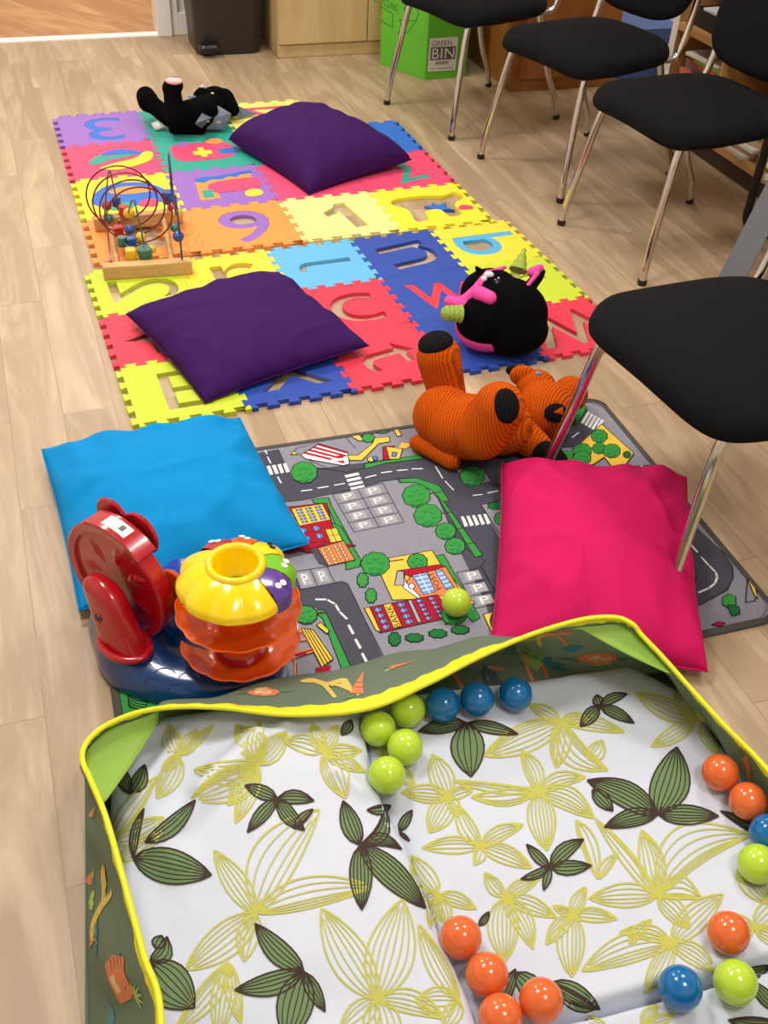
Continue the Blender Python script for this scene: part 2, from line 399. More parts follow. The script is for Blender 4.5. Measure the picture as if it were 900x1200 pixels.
for b in (-1.65, -1.99, -2.335, -2.68, -3.02, -3.36, -3.7, -4.19):
    for z0, z1 in ((.092, .392), (.422, .72)):
        if z0 > .4 and b not in (-1.65, -2.335, -3.02, -4.19): continue
        mb = MB(); mb.box(*rel(1.805, 2.24, b-.009, b+.009, z0, z1)); make('divider', mb, beech, r, world=False, bevel=.0015)
mb = MB(); mb.box(*rel(1.797, 1.80, -1.66, -1.62, .09, .75)); make('edge_strip', mb, mat('edge_white', (225, 220, 210), .5), r, world=False)
# papers and books on it
def slab(name, a, b, z, la, lb, h, ang, m, label, cat, group):
    mb = MB(); c, s = math.cos(ang), math.sin(ang); ax = (EX*c+EY*s, EY*c-EX*s, Z); mb.box(RM(a, b, z+h/2), (la, lb, h), ax=ax)
    return single(name, mb, m, label, cat, group, bevel=.0012)
paper = mat('paper_white', (228, 226, 220), .7); 
cols = [('magazine', mat('cover_green', (140, 160, 50), .4), 'lime green'), ('magazine', mat('cover_cream', (222, 216, 190), .5), 'cream'), ('magazine', mat('cover_red', (190, 60, 50), .4), 'red'), ('magazine', mat('cover_white2', (215, 215, 215), .5), 'white'), ('magazine', mat('cover_salmon', (205, 105, 85), .5), 'salmon'), ('magazine', mat('cover_greyb', (120, 110, 110), .5), 'grey')]
z = .0925
base = .0925
zz = .0925
for i, (nm, m_, cn) in enumerate(cols):
    h = (.03, .045, .028, .04, .026, .03)[i]
    lb = slab(nm, 1.965+.01*((i*7) % 3), -1.82+.012*((i*5) % 3), .0925+sum((.03, .045, .028, .04, .026, .03)[:i])+.0003*i, .30, .21, h, .1*math.sin(i*2.1), m_, '%s covered magazine in the pile in the leftmost lower pigeonhole' % cn, 'magazine', 'magazines in the lower pigeonhole')
for i in range(4):
    slab('paper_stack', 1.95+.008*i, -2.165+.006*(i % 2), .0925+.0143*i, .29, .21+.01*i, .014, (-.12, .08, -.04, .15)[i], mat('stack_%d' % i, [(205, 198, 185), (150, 120, 90), (222, 220, 212), (175, 150, 120)][i], .7), ['grey-white', 'tan', 'white', 'light brown'][i]+' sheaf of papers in the bottom pigeonhole behind the third chair', 'papers', 'papers in the bottom pigeonhole')
for i in range(3):
    slab('paper_stack', 1.93+.01*i, -2.5+.01*i, .0925+.0203*i, .28, .2, .02, (.2, -.1, .1)[i], mat('stackb_%d' % i, [(225, 225, 225), (240, 240, 238), (200, 205, 210)][i], .7), ['white', 'bright white', 'pale grey'][i]+' paper bundle in the pigeonhole at the frame edge', 'papers', 'papers in the edge pigeonhole')
for i, (b, la, c, cn) in enumerate([(-1.86, .24, (205, 70, 55), 'red'), (-1.89, .26, (120, 140, 50), 'green'), (-1.83, .25, (225, 222, 214), 'white')]):
    slab('folder', 1.94, b, .294+.014*i, .26, .2, .013, .12*i-.1, mat('fold_%d' % i, c, .45), cn+' folder on top of the magazine pile in the lower pigeonhole', 'folder', 'folders on the magazine pile')
# tray with paper, grey folded bag
mb = MB()
mb.box(RM(1.98, -1.84, .426), (.3, .28, .006), ax=AX)
for da, db, la, lb in ((-.15, 0, .006, .28), (.15, 0, .006, .28), (0, -.14, .3, .006), (0, .14, .3, .006)): mb.box(RM(1.98+da, -1.84+db, .455), (la, lb, .06), ax=AX)
single('paper_tray', mb, mat('tray_black', (30, 30, 32), .4), 'black desk tray holding loose papers on the middle shelf', 'tray', bevel=.001)
for i in range(5):
    slab('sheet_of_paper', 1.97+.012*math.sin(i*3), -1.84+.01*math.cos(i*2), .4305+.0125*i, .24, .21, .012, .12*math.sin(i*5+1), paper, 'white loose papers heaped in the black desk tray', 'paper', 'papers in the desk tray')
def crumple(name, c, r, m, label, cat, seed):
    mb = MB(); 
    def fn(u, v):
        th = 2*PI*u; ph = PI*v; d = Vector((math.sin(ph)*math.cos(th), math.sin(ph)*math.sin(th), math.cos(ph)))
        k_ = 1+.35*noise.noise(d*1.9+Vector((seed, 0, 0)))
        q = EX*d.x*r[0]*k_+EY*d.y*r[1]*k_+Z*max(-r[2]*.8, d.z*r[2]*k_); return Vector(c)+q
    mb.grid(fn, 40, 20, cu=True); return single(name, mb, m, label, cat)
crumple('folded_bag', RM(1.97, -2.2, .2), (.12, .12, .045), mat('bag_greybrown', (110, 92, 84), .6, bump=(20, .4, .01)), 'crumpled grey-brown bag on the papers in the shelf behind the third chair', 'bag', 3)
# blue box beyond
mb = MB(); loft(mb, [(0, rrect(.30, .34, .03)), (.26, rrect(.36, .4, .03))]); mb.v = [tuple(RM(2.08+x*.85, -.88+y*.85, z*.85+.001)) for x, y, z in mb.v]
single('storage_tub', mb, mat('tub_blue', (75, 110, 180), .4), 'blue plastic tub on the floor between cabinet and shelf unit', 'tub')

# ------------------------------------------------------------------ chairs
chrome = mat('chrome', (215, 210, 205), .12, 1)
black_fab = mat('black_upholstery', (8, 9, 12), .92, bump=(900, .3, .0005), spec=.18)
black_pl = mat('black_plastic', (18, 18, 20), .45)
def make_chair(label):
    r = root('office_chair', label, 'chair', (0, 0, 0), 0, 'black visitor chairs')
    # seat: rounded, dished cushion
    def outline(th):
        c, s = math.cos(th), math.sin(th); p = 2/4.0
        x = abs(c)**p*(1 if c > 0 else -1); y = abs(s)**p*(1 if s > 0 else -1)
        w_ = .272-.02*smoothstep(-1, 1, y)
        return x*w_-.008, .245+y*.235
    mb = MB(); NS = 64
    def seat_pt(th, rr, top):
        x, y = outline(th); cx, cy = -.008, .245
        X, Y = cx+(x-cx)*rr, cy+(y-cy)*rr
        fr = smoothstep(.13, 0, Y)   # waterfall front
        zt = .483 + .004*math.cos(X*9) - .028*fr*fr - .018*abs(X/.26)**3*(1+.7*fr)
        return X, Y, zt
    prof = [(0.0, 0), (.3, 0), (.6, 0), (.8, 0), (.9, -.001), (.955, -.006), (.985, -.014), (1.0, -.026), (.995, -.038), (.97, -.048), (.9, -.052), (.5, -.052), (0.0, -.052)]
    for j, (rr, dz) in enumerate(prof[:-1]):
        pass
    def fn(u, v):
        j = v*(len(prof)-1); i = min(int(j), len(prof)-2); t = j-i
        rr = prof[i][0]*(1-t)+prof[i+1][0]*t; dz = prof[i][1]*(1-t)+prof[i+1][1]*t
        X, Y, zt = seat_pt(2*PI*u, rr, 1); return (X, Y, zt+dz)
    mb.grid(fn, NS, len(prof)-1, cu=True)
    make('seat', mb, black_fab, r, world=False, sharp=180)
    def mirror(pts, s): return [(x*s, y, z) for x, y, z in pts]
    for s in (-1, 1):
        mb = MB(); P = catmull(mirror([(.233, .0, .012), (.228, .006, .08), (.212, .03, .22), (.198, .055, .36), (.19, .075, .425)], s), 6)
        mb.tube(P, .0122, 16); l = make('front_leg', mb, chrome, r, world=False)
        mb = MB(); mb.lathe([(0, 0.001), (.0135, .001), (.0145, .004), (.0142, .018), (.0, .018)], 16, (s*.233, 0, 0)); make('foot_cap', mb, black_pl, l, world=False)
        mb = MB(); P = catmull(mirror([(.233, .545, .012), (.23, .53, .08), (.223, .485, .17), (.215, .455, .26), (.20, .43, .36), (.198, .41, .425)], s), 6)
        mb.tube(P, .0122, 16); l = make('rear_leg', mb, chrome, r, world=False)
        mb = MB(); mb.lathe([(0, 0.001), (.0135, .001), (.0145, .004), (.0142, .018), (.0, .018)], 16, (s*.233, .547, 0)); make('foot_cap', mb, black_pl, l, world=False)
        mb = MB(); P = catmull(mirror([(.19, .40, .425), (.215, .455, .43), (.222, .478, .47), (.22, .505, .58), (.21, .53, .70), (.20, .55, .80)], s), 6)
        mb.tube(P, .0122, 16); make('back_post', mb, chrome, r, world=False)
    mb = MB()
    mb.tube([(-.19, .075, .418), (.19, .075, .418)], .01); mb.tube([(-.198, .41, .418), (.198, .41, .418)], .01)
    mb.tube([(-.19, .075, .418), (-.198, .41, .418)], .01); mb.tube([(.19, .075, .418), (.198, .41, .418)], .01)
    make('seat_frame', mb, chrome, r, world=False)
    mb = MB()
    def bk(u, v):
        th = 2*PI*u; p = 2/3.6; c, s = math.cos(th), math.sin(th)
        x = abs(c)**p*(1 if c > 0 else -1)*.228; zz_ = abs(s)**p*(1 if s > 0 else -1)*.17
        pr = [(0, -.022), (.6, -.021), (.9, -.018), (1, -.006), (1, .012), (.93, .02), (0, .022)]
        j = v*(len(pr)-1); i = min(int(j), len(pr)-2); t = j-i; rr = pr[i][0]*(1-t)+pr[i+1][0]*t; d = pr[i][1]*(1-t)+pr[i+1][1]*t
        X, ZZ = x*rr, zz_*rr; return (X, .487+ZZ*.22+d-.02*(1-(X/.228)**2), .70+ZZ)
    mb.grid(bk, 56, 12, cu=True); make('backrest', mb, black_fab, r, world=False, sharp=180)
    return r
chairs = [((.052, 4.328), -54.7, 'black padded visitor chair furthest from the camera, beside the green box'),
          ((.432, 3.766), -54.7, 'black padded visitor chair second from the back of the row'),
          ((.658, 3.178), -63.0, 'black padded visitor chair third from the back, beside the shelf unit'),
          ((.467, 1.706), -64.0, 'nearest black visitor chair, legs on the road map rug beside the pink cushion')]
c0 = make_chair(chairs[0][2])
for i, ((x, y), a, lab) in enumerate(chairs):
    o = c0 if i == 0 else tree_copy(c0)
    o.location = (x, y, .0085 if i == 3 else 0); o.rotation_euler.z = math.radians(a); o['label'] = lab
# black tubular stand and grey bar at the right edge
r = root('folding_stand', 'grey metal folding stand at the right edge behind the nearest chair', 'stand', gp(905, 300, 0.0)+Vector((0, 0, 0)))
grey = mat('grey_powder_coat', (88, 88, 94), .6)
pA, pB = gp(858, 325, .14), gp(925, 195, .40)
d = (pB-pA).normalized(); sd = d.cross(ray(880, 260)).normalized()
pbase = pA-d*(pA.z/d.z) + d*.004; ptop = pB+d*.25
r.location = (pbase.x, pbase.y, 0)
mb = MB(); L_ = (ptop-pbase).length; nn = d.cross(sd).normalized(); mb.box((pbase+ptop)/2+d*.01, (L_-.03, .072, .016), ax=(d, sd, nn)); bar = make('side_bar', mb, grey, r, bevel=.002)
mb = MB(); hc = hitplane(889, 263.5, (pA+pB)/2, nn); sgn = 1 if nn.dot(CAM-hc) > 0 else -1; hc = hc+nn*sgn*.0
mb.lathe([(0, .0), (.0055, .0), (.006, .002), (.0, .002)], 16, hc, ax=(d, sd, nn*sgn)); make('screw', mb, black_pl, bar)
off = sd*.075 if sd.x > 0 else -sd*.075
mb = MB(); mb.box((pbase+ptop)/2+off*1.1+Vector((.0, .04, 0)), (L_-.1, .03, .02), ax=(d, sd, nn)); make('rear_bar', mb, black_pl, r, bevel=.002)
# black tube cantilever leg
t0 = Vector((gp(880, 268).x, gp(880, 268).y, .012))
P = catmull([t0+Vector((.10, -.30, 0)), t0+Vector((.05, -.08, 0)), gp(880, 266, .013), gp(875, 256, .035), gp(879, 238, .09), gp(889, 203, .2), gp(900, 165, .32), gp(912, 125, .45)], 8)
mb = MB(); mb.tube(P, .0145, 14); 
rr_ = root('desk_frame', 'black tubular frame standing at the right edge by the shelf unit', 'frame', (t0.x, t0.y, 0)); make('tube', mb, black_pl, rr_)
mb = MB(); c_ = gp(893, 246, .06); mb.box((c_.x+.04, c_.y, .02), (.1, .05, .04), ax=AX); single('wooden_block', mb, beech, 'small pale wooden block on the floor by the black tube frame', 'block', bevel=.003)

# ------------------------------------------------------------------ foam puzzle tiles
TH = .012
def foam(name, rgb): return mat('foam_'+name, rgb, .62, bump=(900, .25, .0005), var=.03, varscale=12, sheen=.1)
FC = dict(purple=(150, 100, 190), teal=(12, 160, 138), paleyellow=(242, 230, 110), yellow=(246, 226, 38), pink=(236, 62, 108), blue=(25, 105, 205), orange=(247, 150, 62),
          lime=(196, 214, 40), sky=(95, 180, 228), navy=(22, 66, 165), red=(228, 44, 72), golden=(246, 218, 52), ltblue=(80, 175, 225), cream=(238, 228, 140))
def edge_path(n=5, dep=.055):
    """interlocking edge from (0,0) to (1,0) in tile units"""
    pts = []; st = 1/(n+.0)
    for k in range(n):
        a = k*st; pts += [(a+st*.30, 0), (a+st*.20, dep), (a+st*.80, dep), (a+st*.70, 0)]
    return [(0, 0)]+[(x, y-.0) for x, y in pts]
def tile_outline(T):
    P = edge_path(); out = []
    # every side uses the same path translated, so that neighbours interlock: bottom/top share it, left/right share it
    bottom = [(x, y) for x, y in P]
    right = [(1-y, x) for x, y in P]
    top = [(x, 1+y) for x, y in P][::-1]
    left = [(-y, x) for x, y in P][::-1]
    out = bottom + [(1, 0)] + right[1:] + [(1, 1)] + top[:-1] + [(0, 1)] + left[:-1]
    g = .0035
    return [(((x-.5)*(1-g)+.5)*T, ((y-.5)*(1-g)+.5)*T) for x, y in out]
def xf(loops, asp, T, size, rot=0, cx=.5, cy=.5, mirror=False, wscale=1):
    out = []; c, s = math.cos(math.radians(rot)), math.sin(math.radians(rot))
    for lp in loops:
        o = []
        for x, y in lp:
            X, Y = (x-.5)*size*min(max(asp*1.12, .35), 1.35)*wscale, (y-.5)*size
            if mirror: X = -X
            o.append(((c*X-s*Y+cx)*T, (s*X+c*Y+cy)*T))
        out.append(o)
    return out
def star(n=5, r=.5, r2=.2): return [[(.5+(r if k % 2 == 0 else r2)*math.sin(PI*k/n), .5+(r if k % 2 == 0 else r2)*math.cos(PI*k/n)) for k in range(2*n)]]
def blobpoly(pts, n=5): return [(p.x, p.y) for p in catmull([(a, b, 0) for a, b in pts], n, closed=True)]
def area(l): return sum(a[0]*b[1]-b[0]*a[1] for a, b in zip(l, l[1:]+l[:1]))/2
def clean(l):
    o = [l[0]]
    for p in l[1:]:
        if math.hypot(p[0]-o[-1][0], p[1]-o[-1][1]) > 1e-5: o.append(p)
    return o
def foam_piece(name, loops, m, h, parent, dz=0):
    me = curve_mesh([clean(l) for l in loops], h); me.transform(Matrix.Translation((0, 0, h/2+dz))); me.name = name
    me.materials.clear(); me.materials.append(m)
    o = bpy.data.objects.new(name, me); COL.objects.link(o); o.parent = parent; return o
def tile(M0, yaw, T, i, j, col, glyph, label, group):
    """glyph = None or (char, mode, rot, mirror, colour)   mode: cut | inlay"""
    loc = Vector((M0[0], M0[1], 0)) + Vector((math.cos(yaw), math.sin(yaw), 0))*(i*T) + Vector((math.sin(yaw), -math.cos(yaw), 0))*((j+1)*T)
    r = root('foam_tile', label, 'foam tile', (loc.x, loc.y, .0005), yaw, group)
    outline = tile_outline(T); loops = [outline]; holes = []
    if glyph:
        ch, mode, rot, mir, gc = glyph[:5]; size = glyph[5] if len(glyph) > 5 else .62
        if ch == 'star': lp, asp = star(), 1
        elif ch == '1': lp, asp = [[(.55, 0), (.95, 0), (.95, 1), (.62, 1), (.45, .86), (.05, .74), (.05, .55), (.4, .62), (.55, .72)]], .5
        elif ch == 'animal': lp, asp = [blobpoly([(0, .75), (.1, .95), (.5, .98), (.75, .9), (.95, 1), (1, .75), (.8, .5), (.78, .1), (.6, .05), (.55, .35), (.35, .35), (.3, .02), (.12, .0), (.15, .45)])], 1.3
        else: lp, asp = text_loops(ch, .05)
        G = xf(lp, asp, T, size, rot, mirror=mir)
        G.sort(key=lambda l: -abs(area(l)))
        if mode == 'cut' : holes = G[:1]   # counters fall out with the glyph
        else: holes = G[:1]
        loops += holes
    body = foam_piece('body', loops, foam(col, FC[col]), TH, r)
    if glyph and glyph[1] == 'inlay':
        g = [[((x-T/2)*.985+T/2, (y-T/2)*.985+T/2) for x, y in l] for l in G]
        foam_piece('inlay', g, foam(gc, FC[gc]), TH-.0006, r)
    return r
M1 = (-1.256*1.1, 3.7371*1.1); Y1 = .36934; T1 = .33
M2 = (-.84117*1.1, 2.567*1.1); Y2 = .39288; T2 = .33*.84984
g1, g2 = 'large foam puzzle tiles', 'small foam puzzle tiles'
up = [
 (0, 0, 'purple', ('3', 'inlay', 180, False, 'blue', .74), 'purple foam tile with upside-down blue number 3, far left corner of the mat'),
 (1, 0, 'teal', None, 'teal foam tile at the far edge under the black plush cat'),
 (2, 0, 'paleyellow', ('Z', 'inlay', 0, True, 'pink', .7), 'pale yellow foam tile with pink figure at the far edge behind the purple cushion'),
 (0, 1, 'pink', None, 'pink foam tile with dolphin and crescent inlays on the left side'),
 (1, 1, 'teal', None, 'teal foam tile with pink ambulance inlay and yellow cross'),
 (2, 1, 'teal', None, 'teal foam tile hidden mostly under the far purple cushion, second row'),
 (3, 1, 'blue', None, 'blue foam tile at the right edge behind the far purple cushion'),
 (0, 2, 'yellow', None, 'yellow foam tile with blue car inlay behind the bead maze'),
 (1, 2, 'purple', None, 'purple foam tile with pink and orange truck inlay'),
 (2, 2, 'pink', None, 'pink foam tile mostly under the near edge of the far purple cushion'),
 (3, 2, 'pink', ('2', 'inlay', 15, False, 'teal', .6), 'pink foam tile with teal figure at the right edge'),
 (0, 3, 'orange', ('8', 'cut', 0, False, None, .55), 'orange foam tile under the wooden bead maze'),
 (1, 3, 'orange', ('9', 'inlay', 0, False, 'purple', .74), 'orange foam tile with purple number 9'),
 (2, 3, 'cream', ('1', 'cut', 8, False, None, .6), 'cream foam tile with cut-out number 1'),
 (3, 3, 'yellow', ('animal', 'cut', 0, False, None, .6), 'yellow foam tile with animal-shaped cut-out and small blue and pink pieces'),
]
tiles = {}
for i, j, c, g, lab in up: tiles[(i, j)] = tile(M1, Y1, T1, i, j, c, g, lab, g1)
lo = [
 (0, 0, 'lime', ('2', 'cut', -90, True, None, .7), 'lime foam tile with curved cut-out in front of the bead maze'),
 (1, 0, 'golden', ('r', 'cut', 0, False, None, .6), 'golden yellow foam tile with cut-out letter r behind the near purple cushion'),
 (2, 0, 'sky', ('J', 'cut', -90, True, None, .62), 'sky blue foam tile with cut-out letter j'),
 (3, 0, 'navy', ('n', 'cut', -80, False, None, .6), 'dark blue foam tile with cut-out letter n'),
 (4, 0, 'golden', ('b', 'inlay', -90, False, 'ltblue', .78), 'golden yellow foam tile with light blue letter b'),
 (0, 1, 'red', ('star', 'cut', 20, False, None, .7), 'red foam tile with cut-out star at the left edge'),
 (1, 1, 'lime', None, 'lime foam tile hidden under the near purple cushion'),
 (2, 1, 'red', ('c', 'cut', 0, False, None, .6), 'red foam tile with cut-out letter c'),
 (3, 1, 'navy', ('w', 'inlay', -8, False, 'red', .55), 'dark blue foam tile with red letter w'),
 (4, 1, 'lime', ('r', 'cut', -30, False, None, .5), 'lime foam tile at the right edge behind the plush ball'),
 (0, 2, 'lime', ('E', 'cut', 180, True, None, .62), 'lime foam tile with forked cut-out at the near left corner'),
 (1, 2, 'navy', ('x', 'cut', 0, False, None, .55), 'dark blue foam tile with cut-out letter x at the front edge'),
 (2, 2, 'red', ('t', 'cut', -80, False, None, .6), 'red foam tile with cut-out letter t at the front edge'),
 (3, 2, 'navy', None, 'dark blue foam tile at the front edge under the plush ball'),
 (4, 2, 'red', ('w', 'cut', 180, False, None, .66), 'red foam tile with cut-out letter at the near right corner'),
]
for i, j, c, g, lab in lo: tiles[(i, j, 1)] = tile(M2, Y2, T2, i, j, c, g, lab, g2)
def inlay(t, T, pts, colr, smooth=True, dz=.0004):
    pl = blobpoly(pts) if smooth else pts
    me = curve_mesh([[(x*T, y*T) for x, y in pl]], .0006); me.transform(Matrix.Translation((0, 0, TH+.0002+dz))); me.name = 'inlay'; me.materials.clear(); me.materials.append(foam(colr, FC[colr]))
    o = bpy.data.objects.new('inlay', me); COL.objects.link(o); o.parent = t
t = tiles[(0, 1)]
inlay(t, T1, [(.2, .5), (.35, .68), (.45, .62), (.6, .7), (.72, .62), (.55, .55), (.4, .5), (.28, .42)], 'teal')
inlay(t, T1, [(.35, .68), (.5, .80), (.68, .78), (.86, .6), (.7, .64), (.5, .66)], 'blue', dz=.0008)
inlay(t, T1, [(.3, .3), (.5, .42), (.7, .5), (.85, .68), (.92, .6), (.85, .4), (.62, .26), (.45, .22)], 'yellow', dz=.0012)
t = tiles[(1, 1)]
inlay(t, T1, [(.15, .35), (.15, .75), (.35, .82), (.62, .8), (.8, .75), (.84, .45), (.7, .3), (.4, .28)], 'pink')
inlay(t, T1, [(.36, .45), (.43, .45), (.43, .38), (.5, .38), (.5, .45), (.57, .45), (.57, .56), (.5, .56), (.5, .66), (.43, .66), (.43, .56), (.36, .56)], 'yellow', False, dz=.0008)
inlay(t, T1, [(.66, .42), (.86, .42), (.86, .58), (.66, .58)], 'blue', False, dz=.0010)
inlay(t, T1, [(.55, .8), (.62, .9), (.74, .88), (.76, .78), (.65, .74)], 'orange', dz=.0009)
inlay(t, T1, [(.2, .78), (.3, .88), (.38, .82), (.3, .74)], 'purple', dz=.0009)
t = tiles[(0, 2)]
inlay(t, T1, [(.1, .4), (.2, .7), (.4, .85), (.7, .8), (.88, .55), (.85, .3), (.6, .25), (.3, .22)], 'blue')
inlay(t, T1, [(.3, .62), (.45, .74), (.68, .7), (.75, .58), (.5, .54)], 'orange', dz=.0008)
inlay(t, T1, [(.25, .2), (.35, .35), (.5, .3), (.45, .15)], 'teal', dz=.0010); inlay(t, T1, [(.55, .22), (.62, .36), (.75, .33), (.72, .18)], 'pink', dz=.0010)
t = tiles[(1, 2)]
inlay(t, T1, [(.18, .2), (.22, .7), (.85, .8), (.84, .68), (.38, .58), (.4, .22)], 'orange', False)
inlay(t, T1, [(.36, .38), (.38, .62), (.85, .68), (.9, .5), (.8, .38)], 'pink', dz=.0009)
inlay(t, T1, [(.23, .26), (.34, .26), (.35, .45), (.24, .45)], 'teal', False, dz=.0012)
inlay(t, T1, [(.22, .72), (.3, .66), (.4, .72), (.5, .7), (.6, .76), (.68, .73), (.76, .82), (.86, .8), (.84, .88), (.5, .8), (.3, .8)], 'blue', dz=.0013)
inlay(t, T1, [(.68, .2), (.68, .32), (.78, .38), (.86, .3), (.82, .2)], 'yellow', dz=.0009)
t = tiles[(3, 3)]
def loose(pts, colr, lab):
    pass
def floor_inlay(t, T, pts, colr):
    me = curve_mesh([[(x*T, y*T) for x, y in pts]], .010); me.transform(Matrix.Translation((0, 0, .0052))); me.name = 'inlay'; me.materials.clear(); me.materials.append(foam(colr, FC[colr]))
    o = bpy.data.objects.new('inlay', me); COL.objects.link(o); o.parent = t
floor_inlay(t, T1, [(.42, .38), (.48, .46), (.42, .55), (.5, .53), (.53, .62), (.57, .53), (.68, .58), (.62, .48), (.7, .38), (.58, .42), (.54, .34), (.5, .42)], 'blue')
inlay(t, T1, [(.74, .36), (.8, .46), (.9, .42), (.88, .34)], 'pink')

# ------------------------------------------------------------------ road map rug
RUGZ = .0065
rug_r = root('play_rug', 'grey children\'s road map rug printed with roads, parking bays, a bank and a post office', 'rug', (.05, 1.6, 0))
ra = math.radians(19.5); rx = Vector((math.cos(ra), math.sin(ra), 0)); ry = Vector((-math.sin(ra), math.cos(ra), 0))
RBR = Vector((.830, 1.515, 0))   # near right corner of the rug
RL, RW = 1.33, .84
def R2(u, v, z=0): return RBR - rx*u + ry*v + Vector((0, 0, z))   # u metres leftwards, v metres away
def rug_poly(ins, rad):
    pts = []; w, d = RL-2*ins, RW-2*ins
    for x, y in rrect(w, d, rad, 8): q = R2(RL/2, RW/2)+rx*x+ry*y; pts.append((q.x, q.y))
    return pts
bind = mat('rug_binding', (72, 70, 66), .8, bump=(400, .5, .001)); backing = mat('rug_backing', (50, 50, 52), .8)
mb = MB(); mb.prism(rug_poly(.004, .05), .0006, .0055); make('backing', mb, backing, rug_r)
mb = MB(); lp = [Vector((*p, .0048)) for p in rug_poly(.006, .05)]; 
def ringband(mb, ins0, ins1, z0, z1):
    a = rug_poly(ins0, .055); b = rug_poly(ins1, .04); n = len(a)
    mb.add([(*p, z0) for p in a]+[(*p, z1) for p in b], [(k, (k+1) % n, (k+1) % n+n, k+n) for k in range(n)], 0, True)
ringband(mb, 0, .001, .001, .0058); ringband(mb, .001, .004, .0058, .0078); ringband(mb, .004, .014, .0078, .0080); ringband(mb, .014, .017, .0080, .0060)
make('binding', mb, bind, rug_r)
# printed pile
PC = {}
def pile(name, rgb):
    m = mat('pile_'+name, rgb, .95, bump=(700, .6, .001), var=.16, varscale=420, spec=.15); return m
pal = ['gray', 'road', 'green', 'dgreen', 'black', 'white', 'yellow', 'red', 'blue', 'lblue', 'orange', 'pgray', 'brown']
pm = [pile('gray', (140, 140, 151)), pile('road', (76, 76, 88)), pile('green', (58, 148, 68)), pile('dgreen', (34, 112, 54)), pile('black', (30, 30, 34)), pile('white', (225, 225, 225)),
      pile('yellow', (240, 196, 76)), pile('red', (170, 26, 48)), pile('blue', (88, 126, 190)), pile('lblue', (165, 195, 225)), pile('orange', (228, 130, 80)), pile('pgray', (165, 165, 168)), pile('brown', (80, 60, 50))]
PI_ = {n: i for i, n in enumerate(pal)}
rug = MB()
rug.v += [(*p, RUGZ-.0001) for p in rug_poly(.012, .04)]; rug.f.append(list(range(len(rug.v)))); rug.m.append(0); rug.s.append(False)
_ord = [0]
def T_(ox, oy, sc): return lambda x, y: (ox+sc*x, oy+sc*y)
ca, cb, cc, cd = T_(280, 480, .24444), T_(400, 520, .24444), T_(300, 620, .24444), T_(640, 450, .28889)
ce = T_(660, 600, .26667); idt = lambda x, y: (x, y)
EVENU = rug_poly(.016, .036)
def inside(q, poly):
    c = False; n = len(poly)
    for i in range(n):
        a, b = poly[i], poly[i-1]
        if (a[1] > q[1]) != (b[1] > q[1]) and q[0] < (b[0]-a[0])*(q[1]-a[1])/(b[1]-a[1])+a[0]: c = not c
    return c
def rp(col, pts, tf=idt, out=False, w=1.15, lift=None):
    _ord[0] += 1; z = RUGZ + _ord[0]*5e-6 if lift is None else lift
    P = [gp(*tf(x, y), RUGZ) for x, y in pts]; P = [(p.x, p.y, z) for p in P]
    rug.add(P, [list(range(len(P)))], PI_[col])
    if out: rl('black', [tf(x, y) for x, y in pts], w, closed=True)
def rl(col, pts, w=1.2, closed=False, tf=idt):
    """line of width w photo pixels drawn on the rug"""
    _ord[0] += 1; z = RUGZ + _ord[0]*5e-6
    pts = [tf(*p) for p in pts]; G = [gp(*p, RUGZ) for p in pts]; ww = w/560
    n = len(G)
    for i in range(n if closed else n-1):
        a, b = G[i], G[(i+1) % n]; d = (b-a)
        if d.length < 1e-5: continue
        d.normalize(); s_ = Vector((-d.y, d.x, 0))*ww/2; e = d*ww*.3
        rug.add([(q.x, q.y, z) for q in (a-e+s_, b+e+s_, b+e-s_, a-e-s_)], [(0, 1, 2, 3)], PI_[col])
def blob(col, cx, cy, rx_, ry_, tf=idt, n=26, bumps=9, amp=.08, out=True, line='black'):
    pts = []
    for k in range(n*2):
        t = 2*PI*k/(n*2); rr = 1+amp*abs(math.sin(bumps*t/2))-amp/2
        pts.append((cx+rx_*rr*math.cos(t), cy+ry_*rr*math.sin(t)))
    rp(col, pts, tf)
    if out: rl(line, [tf(*p) for p in pts], 1.1, True)
def treeb(cx, cy, r, tf):
    blob('green', cx, cy, r, r*.82, tf)
    for k in range(5):
        a = k*1.3+cx; x, y = cx+r*.45*math.cos(a), cy+r*.38*math.sin(a)
        rl('dgreen', [(x-r*.22, y), (x, y+r*.14), (x+r*.22, y-r*.04)], 1.2, tf=tf)
    rp('dgreen', [(cx-r*.5, cy+r*.55), (cx, cy+r*.66), (cx+r*.7, cy+r*.4), (cx+r*.2, cy+r*.78), (cx-r*.3, cy+r*.75)], tf)
# roads -- crop ca (280,480)
road1 = [(75, 205), (185, 185), (245, 345), (330, 335), (520, 305), (700, 265), (880, 235), (985, 225), (1100, 200), (1080, 235), (1100, 330), (1180, 330), (1130, 345), (985, 350), (930, 340), (850, 322), (700, 345), (570, 375), (440, 405), (310, 432), (190, 448), (150, 440), (60, 440), (130, 370)]
rp('road', [(70, 212), (188, 190), (258, 340), (340, 335), (520, 300), (700, 262), (850, 238), (850, 335), (760, 335), (690, 345), (570, 378), (440, 405), (310, 434), (180, 448), (60, 470), (20, 400), (132, 372)], ca)
rl('black', [(70, 212), (132, 372)], 1, tf=ca); rl('black', [(188, 190), (258, 340), (340, 335), (520, 300), (700, 262), (860, 238)], 1, tf=ca)
rl('black', [(180, 448), (310, 434), (440, 405), (570, 378), (690, 345), (760, 335)], 1, tf=ca)
